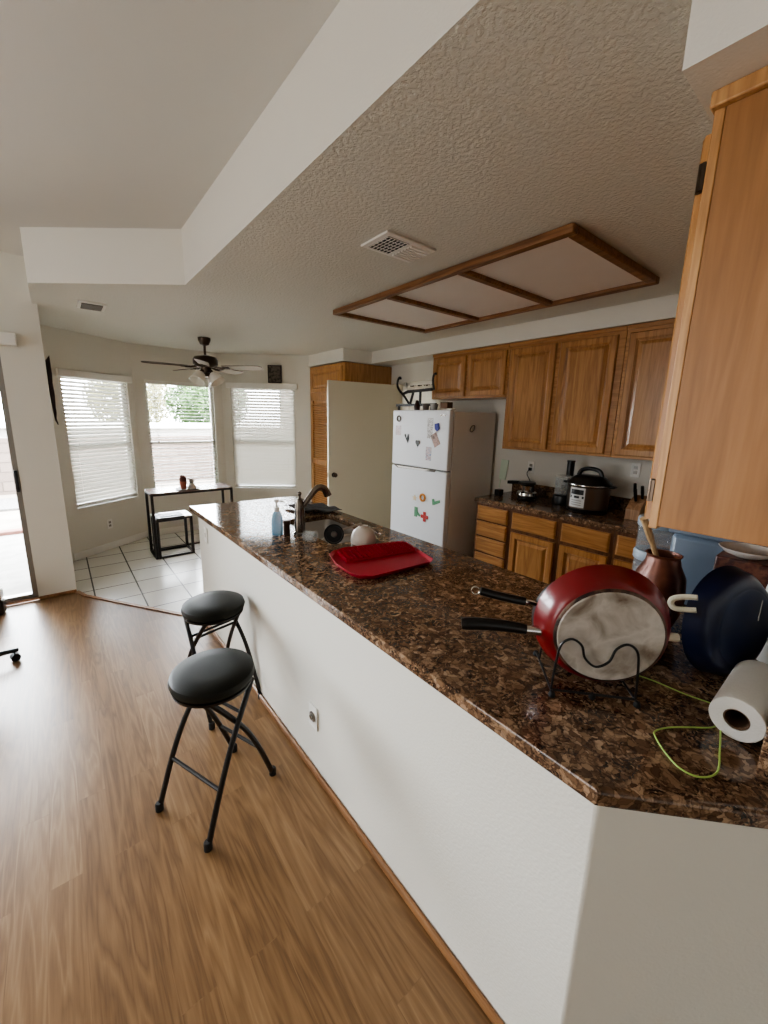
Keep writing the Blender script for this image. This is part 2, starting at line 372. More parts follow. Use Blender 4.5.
M['fanwood'] = wood('dark_blade', S(52,38,30), S(74,56,44), S(92,72,58), 0)
M['fanpale'] = plain('pale_blade', S(170,162,150), 0.35)
M['frost'] = plain('frosted_shade', S(240,236,226), 0.3)
M['lightpanel'] = plain('diffuser_panel', S(244,238,232), 0.5, bump=0.25, bscale=220, var=0.02)
M['darkgrid'] = plain('dark_vent', S(40,38,36), 0.7)
M['green'] = plain('pale_green', S(214,230,212), 0.5)
M['mgreen'] = plain('foam_green', S(104,160,122), 0.7)
M['mred'] = plain('foam_red', S(196,74,70), 0.7)
M['morange'] = plain('foam_orange', S(224,160,84), 0.7)
M['mbeige'] = plain('foam_beige', S(232,214,178), 0.7)
M['mblue'] = plain('blue_magnet', S(28,36,140), 0.5)
M['darkwood'] = plain('dark_carving', S(40,26,24), 0.6)
M['photo1'] = patchy('photo_print', [(0.3, S(60,40,40)), (0.5, S(196,160,144)), (0.7, S(70,64,90))], 30, 0.3)
M['photo2'] = patchy('pink_print', [(0.3, S(150,140,150)), (0.5, S(206,190,190)), (0.7, S(150,120,120))], 40, 0.3)
M['photo3'] = patchy('strip_print', [(0.42, S(226,228,230)), (0.5, S(120,110,100)), (0.58, S(228,228,228))], 60, 0.3)
M['photo4'] = patchy('blue_print', [(0.35, S(70,130,170)), (0.5, S(216,200,200)), (0.65, S(110,90,110))], 40, 0.3)
M['picart'] = patchy('dark_print', [(0.35, S(44,40,36)), (0.6, S(112,104,92)), (0.75, S(60,52,46))], 26, 0.4)
M['magprint'] = patchy('magazine_print', [(0.40, S(150,154,166)), (0.50, S(40,44,62)), (0.58, S(140,146,160))], 14, 0.5)
M['panelwhite'] = plain('control_panel', S(206,206,204), 0.35)
M['cookersteel'] = plain('cooker_steel', S(120,108,98), 0.3, metal=0.9)
M['knifeblock'] = wood('knife_block_wood', S(140,104,76), S(170,132,100), S(190,152,118), 2)
M['patio'] = patchy('patio_concrete', [(0.3, S(112,110,106)), (0.7, S(132,130,126))], 8, 0.9)
M['gravel'] = patchy('gravel', [(0.35, S(60,59,58)), (0.65, S(116,114,112))], 40, 0.9)
M['curb'] = plain('red_curb', S(112,76,68), 0.9)
M['dirt'] = patchy('pale_ground', [(0.3, S(116,108,98)), (0.7, S(132,124,114))], 3, 0.95)
M['block'] = blocks('block_wall', S(100,88,80), S(90,78,71), S(66,57,52), 0.4, 0.2, 0.012)
M['stucco'] = plain('white_stucco', S(150,148,144), 0.9)
M['leaf'] = patchy('leaves', [(0.35, S(26,52,14)), (0.65, S(56,86,28))], 3, 0.7)
M['leafy'] = patchy('yellow_leaves', [(0.35, S(70,70,32)), (0.65, S(98,94,52))], 3, 0.7)
M['bark'] = plain('bark', S(110,90,70), 0.9)
M['threshold'] = plain('wood_threshold', S(190,150,128), 0.6)
M['alu'] = plain('aluminium_frame', S(150,146,140), 0.4, metal=0.6)

# ------------------------------------------------------------------ the room shell
PEN = 0.79      # living-side face of the half wall
XB = 3.73       # back wall
A, Bc, Cc, D = (0.0, 5.455), (0.83, 6.04), (1.93, 6.04), (2.95, 5.31)   # bay corners
# floors
fl = [(-4.2,-3.6),(PEN+0.05,-3.6),(PEN+0.05,3.22),(0.765,3.27),(0.042,4.306),(-0.012,4.45),(-4.2,4.45)]
structure(MB().prism(fl, -0.05, 0.0).build('floor', M['lam']))
ft = [(PEN+0.05,-3.6),(4.0,-3.6),(4.0,5.45),(2.95,5.45),(1.93,6.16),(0.83,6.16),(-0.13,5.5),(-0.13,4.45),(-0.012,4.45),(0.042,4.306),(0.765,3.27),(PEN+0.05,3.22)]
structure(MB().prism(ft, -0.05, -0.001).build('floor.001', M['tile']))
# oak transition strip between laminate and tile
mb = MB()
for p, q in (((0.80,3.215),(0.042,4.306)),((0.042,4.306),(-0.012,4.46))):
    d = (Vector(q)-Vector(p)).normalized(); n = Vector((-d.y, d.x))*0.018
    mb.prism([(p[0]+n.x,p[1]+n.y),(p[0]-n.x,p[1]-n.y),(q[0]-n.x,q[1]-n.y),(q[0]+n.x,q[1]+n.y)], 0.0, 0.009)
structure(mb.build('trim_1', M['shoe'], bevel=0.003))
# ceilings
structure(MB().box(-4.2, 4.0, -3.6, 6.6, HH, HH+0.1).build('ceiling', M['high']))
cp = [(PEN,-3.6),(4.0,-3.6),(4.0,6.5),(-0.2,6.5),(-0.045,4.45),(-0.045,3.79),(PEN,3.108)]
structure(MB().prism(cp, H, HH-0.001, 0, 1).build('ceiling.001', [M['kceil'], M['soffit']]))
# half wall of the peninsula with its 45 degree end
hw = [(PEN,3.206),(PEN,0.245),(1.099,-0.079),(1.099,0.07),(0.91,0.29),(0.91,3.206)]
structure(MB().prism(hw, 0.0, 0.878).build('wall_peninsula', M['wall'], bevel=0.006))
# shoe moulding along it
mb = MB(); mb.box(PEN-0.018, PEN-0.001, 0.24, 3.20, 0, 0.035)
structure(mb.build('baseboard_peninsula', M['shoe'], bevel=0.008))
# near wall with the upper cabinet, and its soffit
structure(MB().box(1.10, XB-0.001, -0.09, 0.03, 0, HH).build('wall_near', M['wall']))
structure(MB().box(1.10, XB-0.002, 0.031, 0.395, 2.36, H-0.001, 0).build('trim_2', [M['soffit']]))
# soffit over the back run and the pantry
structure(MB().box(3.375, XB-0.002, 0.396, 4.40, 2.352, H-0.001).build('trim_3', M['soffit']))
structure(MB().box(2.93, XB-0.002, 4.405, 5.30, 2.345, H-0.001).build('trim_4', M['soffit']))
# back wall with the curtained window
mb = MB(); wy0, wy1, wz0, wz1 = 3.44, 4.16, 1.25, 2.12
mb.box(XB, XB+0.12, -3.6, wy0, 0, HH).box(XB, XB+0.12, wy1, 5.43, 0, HH).box(XB, XB+0.12, wy0, wy1, 0, wz0).box(XB, XB+0.12, wy0, wy1, wz1, HH)
structure(mb.build('wall_back', M['wall']))
w4 = structure(MB().box(XB+0.05,XB+0.09,wy0,wy0+0.04,wz0,wz1).box(XB+0.05,XB+0.09,wy1-0.04,wy1,wz0,wz1).box(XB+0.05,XB+0.09,wy0,wy1,wz0,wz0+0.04).box(XB+0.05,XB+0.09,wy0,wy1,wz1-0.04,wz1).build('window_4', M['vinylframe']))
MB().box(XB+0.066,XB+0.07,wy0+0.04,wy1-0.04,wz0+0.04,wz1-0.04).build('pane', M['glass'], w4)
# right return behind the pantry
structure(MB().box(2.95, XB+0.12, 5.31, 5.43, 0, HH).build('wall_right', M['wall']))
# bay walls with window openings
def bay_wall(name, P, Q, s0, s1, z0, z1, t=0.12):
    P, Q = Vector(P+(0,)), Vector(Q+(0,)); d = (Q-P); Ln = d.length; d.normalize(); n = Vector((-d.y, d.x, 0))  # outward
    R = Matrix((d, n, Vector((0,0,1)))).transposed()
    mb = MB()
    def seg(a, b, c, e):
        mb.obox(P + d*(a+b)/2 + n*t/2 + Vector((0,0,(c+e)/2)), (b-a, t, e-c), R)
    seg(-0.02, s0, 0, HH-0.3); seg(s1, Ln+0.02, 0, HH-0.3); seg(s0, s1, 0, z0); seg(s0, s1, z1, HH-0.3)
    o = structure(mb.build(name, M['wall']))
    return P, d, n, R, Ln
def window_set(num, P, d, n, R, s0, s1, z0, z1):
    W = s1-s0; c = P + d*(s0+s1)/2 + n*0.085
    mb = MB(); fw = 0.035
    for a in (s0+fw/2, s1-fw/2): mb.obox(P+d*a+n*0.085+Vector((0,0,(z0+z1)/2)), (fw,0.05,z1-z0), R)
    for z in (z0+fw/2, z1-fw/2, z0+(z1-z0)*0.46): mb.obox(c+Vector((0,0,z)), (W,0.05,fw), R)
    w = structure(mb.build('window_%d' % num, M['vinylframe'], bevel=0.004))
    MB().obox(c+Vector((0,0,(z0+z1)/2)), (W-2*fw,0.004,z1-z0-2*fw), R).build('pane', M['glass'], w)
    MB().obox(P+d*(s0+s1)/2+n*0.03+Vector((0,0,z0+0.004)), (W-0.002,0.058,0.012), R).build('sill', M['white'], w)
def blind(P, d, n, R, s0, s1, z0, z1, tilt, label, valance, drop=0.0):
    c2 = P + d*(s0+s1)/2
    root = thing('window_blind', tuple(c2+Vector((0,0,z1))), label, 'blind', 'white horizontal blinds in the breakfast bay')
    W = s1-s0-0.012
    mb = MB()
    if valance: mb.obox(c2-n*0.022+Vector((0,0,z1-0.03)), (W+0.10,0.04,0.075), R)
    else: mb.obox(c2+n*0.024+Vector((0,0,z1-0.026)), (W,0.045,0.05), R)
    mb.build('headrail', M['white'], root, bevel=0.004)
    off = -0.0 if valance else 0.0
    mb = MB(); z = z1-0.075; k = 0
    while z > z0+0.05+drop:
        Rt = R @ Matrix.Rotation(tilt, 3, 'X')
        mb.obox(c2+n*0.026+Vector((0,0,z)), (W,0.047,0.0028), Rt)
        z -= 0.0425
    mb.build('slats', M['blind'], root)
    MB().obox(c2+n*0.026+Vector((0,0,z+0.012)), (W,0.045,0.018), R).build('bottom_rail', M['white'], root, bevel=0.003)
    mb = MB()
    for f in (0.12, 0.88):
        for e in (-0.0225, 0.0225):
            p = P+d*(s0+(s1-s0)*f)+n*(0.026+e); mb.cyl(p+Vector((0,0,z)), p+Vector((0,0,z1-0.03)), 0.0013, n=5)
    mb.build('ladder_cord', M['white'], root)
    p = P+d*(s0+W*0.13)-n*0.006
    MB().cyl(p+Vector((0,0,z1-0.05)), p+Vector((0,0,z1-0.78)), 0.002, n=6).cyl(p+Vector((0,0,z1-0.82)), p+Vector((0,0,z1-0.78)), 0.009, 0.005, n=8).build('pull_cord', M['white'], root)
    return root
WT = 2.085
P1 = bay_wall('wall_bay_left', A, Bc, 0.115, 0.925, 0.57, WT)
window_set(1, P1[0], P1[1], P1[2], P1[3], 0.115, 0.925, 0.57, WT)
blind(P1[0], P1[1], P1[2], P1[3], 0.115, 0.925, 0.57, WT, 0.74, 'white blind with tilted slats on the left bay window beside the pillar', True)
P2 = bay_wall('wall_bay_middle', Bc, Cc, 0.125, 0.985, 0.57, WT-0.01)
window_set(2, P2[0], P2[1], P2[2], P2[3], 0.125, 0.985, 0.57, WT-0.01)
blind(P2[0], P2[1], P2[2], P2[3], 0.125, 0.985, 0.57, WT-0.01, 0.10, 'white blind with slats open flat on the middle bay window, trees showing through', False)
P3 = bay_wall('wall_bay_right', Cc, D, 0.115, 1.035, 0.57, WT+0.01)
window_set(3, P3[0], P3[1], P3[2], P3[3], 0.115, 1.035, 0.57, WT+0.01)
blind(P3[0], P3[1], P3[2], P3[3], 0.115, 1.035, 0.57, WT+0.01, 0.97, 'white closed blind on the right bay window below the small picture', True)
# baseboards in the bay
for num, (p, q) in enumerate(((A,Bc),(Bc,Cc),(Cc,D))):
    P, Q = Vector(p+(0,)), Vector(q+(0,)); d = (Q-P).normalized(); n = Vector((-d.y,d.x,0)); R = Matrix((d,n,Vector((0,0,1)))).transposed()
    structure(MB().obox((P+Q)/2-n*0.006+Vector((0,0,0.042)), ((Q-P).length-0.012,0.011,0.084), R).build('baseboard_' + ('left','middle','right')[num], M['white'], bevel=0.003))
# left wall: pillar, sliding door opening, living room walls
mb = MB(); Y0 = 4.45
mb.box(-0.285, -0.012, Y0, Y0+0.12, 0, HH).box(-2.3, -0.285, Y0, Y0+0.12, 2.12, HH).box(-4.2, -2.3, Y0, Y0+0.12, 0, HH)
mb.box(-0.132, -0.012, Y0+0.1201, 5.50, 0, HH)
structure(mb.build('wall_left', M['wall']))
structure(MB().box(-0.284,-0.013,Y0-0.012,Y0-0.0005,0,0.03).build('baseboard_pillar', M['shoe'], bevel=0.004))
structure(MB().box(-4.32,-4.2,-3.6,4.57,0,HH).build('wall_far_left', M['wall']))
structure(MB().box(-4.32,XB+0.12,-3.72,-3.6,0,HH).build('wall_behind', M['wall']))
mb = MB(); mb.box(-0.325,-0.287,Y0+0.03,Y0+0.10,0.02,2.115).box(-2.298,-2.26,Y0+0.03,Y0+0.10,0.02,2.115).box(-2.26,-0.325,Y0+0.03,Y0+0.10,2.07,2.115).box(-2.26,-0.325,Y0+0.03,Y0+0.10,0.02,0.055).box(-1.32,-1.26,Y0+0.03,Y0+0.10,0.055,2.07)
dr = structure(mb.build('door_2', M['alu'], bevel=0.003))
MB().box(-2.26,-0.325,Y0+0.062,Y0+0.066,0.055,2.07).build('pane', M['glass'], dr)
MB().box(-0.318,-0.296,Y0-0.012,Y0+0.029,0.98,1.16).build('handle', M['blackp'], dr, bevel=0.005)
structure(MB().box(-2.3,-0.286,Y0-0.001,Y0+0.119,0.0005,0.019).build('trim_5', M['threshold'], bevel=0.004))
hb = MB().box(-2.42,-0.172,Y0-0.075,Y0-0.001,2.150,2.245).build('blind_headrail', M['white'], bevel=0.006)
tag(hb, 'white boxed headrail on the wall above the sliding glass door', 'blind rail')

# ------------------------------------------------------------------ outdoors
structure(MB().box(-12,14,4.57,7.4,-0.12,-0.06).build('ground', M['patio']))
structure(MB().box(-12,14,7.55,26,-0.12,-0.07).build('ground.001', M['dirt']))
tag(MB().box(-12,14,7.4,7.55,-0.12,-0.01).build('garden_curb', M['curb'], bevel=0.01), 'long low reddish curb edging the patio outside the glass door', 'curb')
tag(MB().box(-12,0.6,9.3,10.5,-0.069,-0.03).build('gravel_bed', M['gravel']), 'grey gravel bed in front of the garden block wall outside', 'gravel', kind='stuff')
tag(MB().box(-12,14,11.2,11.4,-0.1,1.10).build('garden_or_shade_wall', M['block']), 'pale pinkish block garden wall seen through the bay windows', 'garden wall')
tag(MB().box(5.2,5.4,-4,11.15,-0.1,2.6).build('garden_or_shade_wall', M['block']), 'tall added block wall screening daylight from the small curtained window', 'garden wall')  # added wall, keeps direct sky light off the curtain
nb = thing('neighbor_house', (2,17,0), 'white low stucco building beyond the garden wall, seen through the middle window', 'building')
MB().box(-9,12,17,21,-0.1,1.13).build('wall', M['stucco'], nb)
MB().box(-9.3,12.3,16.7,21.3,1.13,1.25).build('roof', M['white'], nb, bevel=0.02)
def tree(x, y, r, zc, mat, label, n=1500, sq=0.8):
    t = thing('tree', (x,y,0), label, 'tree', None)
    MB().tube(smooth_path([(x,y,-0.1),(x+0.1,y,zc*0.4),(x-0.05,y+0.1,zc*0.8),(x,y,zc)],4),0.12,8,rs=None).build('trunk', M['bark'], t)
    mb = MB()
    for i in range(n):
        u = Vector((random.gauss(0,1),random.gauss(0,1),random.gauss(0,1))).normalized()*r*(random.random()**0.4)
        u.z *= sq; c = Vector((x,y,zc))+u
        a = Vector((random.gauss(0,1),random.gauss(0,1),random.gauss(0,1))).normalized(); b = a.orthogonal().normalized(); s = random.uniform(0.09,0.17)
        mb.add([c-a*s, c+b*s*0.5, c+a*s, c-b*s*0.5], [(0,1,2,3)])
    mb.build('foliage', mat, t)
tree(7.2, 25.0, 2.3, 2.35, M['leaf'], 'round green tree at right behind the white building outside', 7000)
tree(3.9, 30.0, 2.5, 2.6, M['leafy'], 'yellowish shrubby tree at left behind the white building outside', 6000)

# ------------------------------------------------------------------ ceiling things
lb = thing('ceiling_light', (2.40,1.99,H), 'long wood-framed fluorescent ceiling light box with three frosted panels', 'ceiling light')
mb = MB(); x0,x1,y0,y1 = 1.87,2.93,1.01,2.97; fw=0.046; zt=H-0.0005; zb=H-0.04
mb.box(x0,x0+fw,y0,y1,zb,zt).box(x1-fw,x1,y0,y1,zb,zt); mb.build('frame', M['oaktrim'], lb, bevel=0.006)
MB().box(x0+fw,x1-fw,y0,y0+fw,zb,zt).build('end_bar', M['oaktrim'], lb, bevel=0.006)
MB().box(x0+fw,x1-fw,y1-fw,y1,zb,zt).build('end_bar', M['oaktrim'], lb, bevel=0.006)
for y in (1.675, 2.318): MB().box(x0+fw,x1-fw,y-0.024,y+0.024,zb,zt).build('divider', M['oaktrim'], lb, bevel=0.006)
for a,b in ((y0+fw,1.651),(1.699,2.294),(2.342,y1-fw)): MB().box(x0+fw,x1-fw,a,b,H-0.014,H-0.002).build('diffuser', M['lightpanel'], lb)
# kitchen vent: dark grid half and white louvre half
v = thing('ceiling_vent', (1.47,1.705,H), 'white two-part ceiling vent with a dark grille square beside the light box', 'vent')
MB().box(1.305,1.635,1.60,1.81,H-0.012,H-0.0005).build('frame', M['white'], v, bevel=0.004)
MB().box(1.335,1.47,1.625,1.785,H-0.0135,H-0.0121).build('grille', M['darkgrid'], v)
mb = MB()
for i in range(7): mb.box(1.335+i*0.0213,1.3375+i*0.0213,1.625,1.785,H-0.016,H-0.0136)
for i in range(6): mb.box(1.335,1.47,1.625+i*0.031,1.6272+i*0.031,H-0.016,H-0.0136)
mb.build('grid_bars', M['white'], v)
mb = MB()
for i in range(7): mb.box(1.49,1.62,1.63+i*0.023,1.643+i*0.023,H-0.020,H-0.0121)
mb.build('louvre', M['white'], v)
v = thing('ceiling_vent', (0.335,4.19,H), 'small rectangular ceiling register over the breakfast nook near the pillar', 'vent')
MB().box(0.24,0.43,4.07,4.32,H-0.012,H-0.0005).build('frame', M['white'], v, bevel=0.004)
MB().box(0.265,0.405,4.095,4.295,H-0.0135,H-0.0121).build('grille', M['darkgrid'], v)
mb = MB()
for i in range(8): mb.box(0.265,0.405,4.10+i*0.025,4.108+i*0.025,H-0.02,H-0.0136)
mb.build('louvre', M['alu'], v)
# ceiling fan
FX, FY = 1.43, 4.99
fan = thing('ceiling_fan', (FX,FY,H), 'bronze five-blade ceiling fan with frosted glass lights in the breakfast nook', 'ceiling fan')
MB().lathe([(0.0,H-0.0005),(0.068,H-0.0005),(0.066,H-0.03),(0.045,H-0.075),(0.02,H-0.085)],(FX,FY,0)).build('canopy', M['bronze'], fan)
MB().cyl((FX,FY,H-0.085),(FX,FY,2.31),0.013).build('downrod', M['bronze'], fan)
MB().lathe([(0.0,2.315),(0.05,2.31),(0.12,2.29),(0.135,2.26),(0.135,2.21),(0.11,2.185),(0.06,2.175),(0.055,2.12),(0.08,2.11),(0.08,2.075),(0.0,2.065)],(FX,FY,0)).build('motor_housing', M['bronze'], fan)
for k in range(5):
    a = math.radians(178+72*k); u = Vector((math.cos(a),math.sin(a),0)); w = Vector((-u.y,u.x,0)); p = math.radians(-13)
    ww = w*math.cos(p)+Vector((0,0,1))*math.sin(p); nn = u.cross(ww); c0 = Vector((FX,FY,2.185))
    out = []
    for r, hw_ in ((0.19,0.045),(0.24,0.058),(0.56,0.07),(0.62,0.062),(0.648,0.035)): out.append((r,hw_))
    top = [c0+u*r+ww*h for r,h in out]+[c0+u*r-ww*h for r,h in reversed(out)]
    mb = MB(); n = len(top); lo = [q-nn*0.006 for q in top]
    mb.add(top, [tuple(range(n))], 0); mb.add(lo, [tuple(range(n))[::-1]], 1)
    mb.add(top+lo, [(i,(i+1)%n,n+(i+1)%n,n+i) for i in range(n)], 0)
    b = mb.build('blade', [M['fanwood'],M['fanpale']], fan)
    MB().tube([c0+u*0.10-Vector((0,0,0.0)),c0+u*0.16-nn*0.012,c0+u*0.22-nn*0.012],0.012,6).obox(c0+u*0.235-nn*0.011,(0.07,0.07,0.006),Matrix((u,ww,nn)).transposed()).build('blade_bracket', M['bronze'], b)
for k in range(4):
    a = math.radians(35+90*k); u = Vector((math.cos(a),math.sin(a),0)); ax = (u*0.75+Vector((0,0,-1))).normalized()
    p = Vector((FX,FY,2.115))+u*0.08; R = frame_from(ax)
    s = MB().lathe([(0.024,0.0),(0.048,0.02),(0.066,0.06),(0.084,0.125),(0.081,0.125),(0.063,0.06),(0.044,0.02)],p,R,24,caps=False).build('lamp_shade', M['frost'], fan)
    MB().cyl(p-ax*0.03,p+ax*0.012,0.02,n=12).build('lamp_holder', M['bronze'], s)
    MB().ball(p+ax*0.055,0.024,8).build('bulb', M['frost'], s)

# ------------------------------------------------------------------ cabinets
def raised_door(name, parent, mat, P, ax, ay, w, h, t=0.019, flat=False):
    """P lower-left corner on the face, ax width direction, ay up; normal = ax x ay points out"""
    P, ax, ay = Vector(P), Vector(ax), Vector(ay); n = ax.cross(ay)
    bm = bmesh.new()
    def ring(i, z): return [bm.verts.new(P+ax*i+ay*i+n*z), bm.verts.new(P+ax*(w-i)+ay*i+n*z), bm.verts.new(P+ax*(w-i)+ay*(h-i)+n*z), bm.verts.new(P+ax*i+ay*(h-i)+n*z)]
    b = min(0.055, w*0.17, h*0.2)
    if flat: steps = [(0,0),(0,t*0.55),(0.008,t*0.85),(0.014,t)]
    else: steps = [(0,0),(0,t*0.7),(0.006,t),(b-0.008,t),(b-0.004,t-0.005),(b,t-0.006),(b+0.005,t-0.013),(b+0.010,t-0.014),(b+0.036,t-0.002)]
    rings = [ring(*s) for s in steps]
    bm.faces.new(rings[0][::-1])
    for r0, r1 in zip(rings, rings[1:]):
        for i in range(4): bm.faces.new((r0[i], r0[(i+1)%4], r1[(i+1)%4], r1[i]))
    bm.faces.new(rings[-1])
    bmesh.ops.recalc_face_normals(bm, faces=bm.faces)
    off = WL.get(parent.name, Vector((0,0,0)))
    bmesh.ops.translate(bm, verts=bm.verts, vec=-off)
    me = bpy.data.meshes.new(name); bm.to_mesh(me); bm.free(); me.materials.append(mat)
    o = bpy.data.objects.new(name, me); col.objects.link(o); o.parent = parent; WL[o.name] = off
    return o
XU = XB-0.33      # face of the uppers
ZU0, ZU1 = 1.378, 2.345
def upper(ya, yb, z0, z1, doors, label):
    c = thing('upper_cabinet', (XB-0.001,(ya+yb)/2,z0), label, 'cabinet', 'honey oak wall cabinets on the back wall')
    MB().box(XU+0.02,XB-0.001,ya,yb,z0,z1).build('carcass', M['oak'], c)
    MB().box(XU,XU+0.0199,ya,yb,z0,z1).build('face_frame', M['oakx'], c, bevel=0.003)
    MB().box(XU-0.012,XU-0.0001,ya,yb,z1-0.028,z1+0.004).build('crown_trim', M['oakx'], c, bevel=0.004)
    for a, b in doors:
        raised_door('door', c, M['oak'], (XU-0.0005, b, z0+0.022), (0,-1,0), (0,0,1), b-a, z1-z0-0.075)
upper(2.325, 3.30, 1.865, ZU1, ((2.825,3.275),(2.345,2.79)), 'short two-door oak wall cabinet hung above the white refrigerator')
upper(1.335, 2.323, ZU0, ZU1, ((1.865,2.30),(1.385,1.825)), 'tall two-door oak wall cabinet right of the refrigerator, above the pressure cooker')
upper(0.40, 1.333, ZU0, ZU1, ((0.885,1.305),(0.425,0.845)), 'tall oak wall cabinet at the right end of the back wall behind the near cabinet')
# near upper cabinet, plain end panel towards the living room
nc = thing('upper_cabinet', (2.0,0.04,1.378), 'large oak wall cabinet at the right edge with a plain end panel, nearest the camera', 'cabinet')
NX = 1.225
MB().box(NX,2.75,0.031,0.343,1.378,2.325).build('carcass', M['ply'], nc, bevel=0.002)
MB().box(NX-0.001,2.75,0.3432,0.363,1.370,2.325).build('face_frame', M['oakedge'], nc, bevel=0.002)
MB().box(NX-0.016,2.75,0.031,0.370,2.3255,2.3585).build('top_trim', M['oakedge'], nc, bevel=0.004)
for i in range(3):
    d = raised_door('door', nc, M['oak'], (NX+0.50+i*0.505, 0.3635, 1.39), (-1,0,0), (0,0,1), 0.485, 0.90)
    for z in (1.47, 2.20):
        MB().cyl((NX+0.50+i*0.505-0.49,0.374,z-0.03),(NX+0.50+i*0.505-0.49,0.374,z+0.03),0.006,n=8).box(NX+0.50+i*0.505-0.502,NX+0.50+i*0.505-0.483,0.3636,0.370,z-0.028,z+0.028).build('hinge', M['bronze'], d)
# base cabinets, back run
XF = XB-0.61
def base(ya, yb, rows, label):
    c = thing('base_cabinet', (XB-0.001,(ya+yb)/2,0), label, 'cabinet', 'honey oak base cabinets on the back wall')
    MB().box(XF+0.02,XB-0.001,ya,yb,0.10,0.878).build('carcass', M['oakx'], c)
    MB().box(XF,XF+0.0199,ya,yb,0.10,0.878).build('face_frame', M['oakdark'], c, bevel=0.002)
    MB().box(XF+0.07,XB-0.001,ya,yb,0.0,0.0999).build('plinth', M['groove'], c)
    for kind, z0, z1 in rows:
        raised_door(kind, c, M['oakx'] if kind == 'drawer' else M['oak'], (XF-0.0005, yb-0.022, z0), (0,-1,0), (0,0,1), yb-ya-0.044, z1-z0, flat=(kind=='drawer'))
base(1.985, 2.36, (('drawer',0.715,0.85),('drawer',0.56,0.70),('drawer',0.40,0.545),('drawer',0.13,0.385)), 'oak base cabinet with a stack of drawers next to the refrigerator')
base(1.535, 1.983, (('drawer',0.70,0.85),('door',0.13,0.67)), 'oak base cabinet with one drawer and door left of the pressure cooker')
base(1.125, 1.533, (('drawer',0.70,0.85),('door',0.13,0.67)), 'oak base cabinet with one drawer and door under the pressure cooker')
base(0.68, 1.123, (('drawer',0.70,0.85),('door',0.13,0.67)), 'oak base cabinet at the right end of the back run by the clear canisters')
# peninsula kitchen side (seen only past the counter)
pc = thing('base_cabinet', (1.3,1.9,0), 'oak base cabinet run behind the white half wall, under the sink', 'cabinet')
MB().box(1.63,1.65,0.66,3.2,0.10,0.876).build('face_frame', M['oakx'], pc)
MB().box(0.92,1.63,3.18,3.2,0.10,0.876).build('end_panel', M['ply'], pc)
MB().box(1.55,1.58,0.66,3.2,0.0,0.0999).build('plinth', M['groove'], pc)
for i in range(5): raised_door('door', pc, M['oak'], (1.6505, 0.70+i*0.5, 0.13), (0,1,0), (0,0,1), 0.46, 0.70)
pl = thing('base_cabinet', (2.3,0.3,0), 'oak base cabinet run under the near counter leg below the clear canisters', 'cabinet')
MB().box(1.66,3.1,0.60,0.62,0.10,0.876).build('face_frame', M['oakx'], pl)
MB().box(1.66,3.1,0.52,0.55,0.0,0.0999).build('plinth', M['groove'], pl)
for i in range(3): raised_door('door', pl, M['oak'], (1.70+0.43+i*0.46, 0.6205, 0.13), (-1,0,0), (0,0,1), 0.43, 0.70)
# pantry
pa = thing('pantry_cabinet', (3.3,4.85,0), 'tall oak pantry cabinet with louvred door behind the open cream door', 'cabinet')
MB().box(2.97,XB-0.001,4.405,5.295,0.0,2.335).build('carcass', M['oak'], pa)
MB().box(2.95,2.9699,4.405,5.295,0.0,2.335).build('face_frame', M['oak'], pa, bevel=0.003)
raised_door('door', pa, M['oak'], (2.9495,5.25,1.985), (0,-1,0), (0,0,1), 0.80, 0.31)
mb = MB(); ya, yb, za, zb = 4.45,5.25,0.10,1.94
mb.box(2.93,2.9495,ya,ya+0.06,za,zb).box(2.93,2.9495,yb-0.06,yb,za,zb).box(2.93,2.9495,ya,yb,za,za+0.08).box(2.93,2.9495,ya,yb,zb-0.07,zb).box(2.93,2.9495,ya,yb,0.98,1.05)
ld = mb.build('louvre_door', M['oak'], pa)
mb = MB(); z = za+0.09
while z < zb-0.09:
    mb.obox((2.94,(ya+yb)/2,z),(0.022,yb-ya-0.12,0.006),Matrix.Rotation(0.7,3,'Y')); z += 0.032
mb.build('louvres', M['oak'], ld)

# ------------------------------------------------------------------ worktop
def counter():
    outer = [(0.777,3.41),(0.777,0.243),(1.0985,-0.091),(1.0985,0.0301),(XB-0.001,0.0301),(XB-0.001,2.375),(XF-0.03,2.375),(XF-0.03,0.655),(1.695,0.655),(1.695,3.345)]
    sx0,sx1,sy0,sy1 = 1.195,1.57,1.90,2.56; r = 0.045; hole = []
    for cx,cy,a0 in ((sx1-r,sy1-r,0),(sx0+r,sy1-r,PI/2),(sx0+r,sy0+r,PI),(sx1-r,sy0+r,1.5*PI)):
        for i in range(6): hole.append((cx+r*math.cos(a0+PI/2*i/5), cy+r*math.sin(a0+PI/2*i/5)))
    bm = bmesh.new(); es = []
    for loop in (outer, hole):
        vs = [bm.verts.new((x,y,CT)) for x,y in loop]
        es += [bm.edges.new((vs[i],vs[(i+1)%len(vs)])) for i in range(len(vs))]
    bmesh.ops.triangle_fill(bm, edges=es, use_beauty=True, use_dissolve=False)
    ext = bmesh.ops.extrude_face_region(bm, geom=bm.faces[:])
    bmesh.ops.translate(bm, verts=[g for g in ext['geom'] if isinstance(g, bmesh.types.BMVert)], vec=(0,0,-0.041))
    bmesh.ops.dissolve_limit(bm, angle_limit=0.02, verts=bm.verts[:], edges=bm.edges[:])
    bmesh.ops.recalc_face_normals(bm, faces=bm.faces)
    me = bpy.data.meshes.new('countertop'); bm.to_mesh(me); bm.free(); me.materials.append(M['granite'])
    o = bpy.data.objects.new('countertop', me); col.objects.link(o)
    b = o.modifiers.new('bevel','BEVEL'); b.width = 0.009; b.segments = 3; b.limit_method = 'ANGLE'; b.angle_limit = 0.8
    WL['countertop'] = Vector((0,0,0))
    return tag(o, 'brown speckled polished granite worktop running round the kitchen in a U', 'countertop')
ctop = counter()
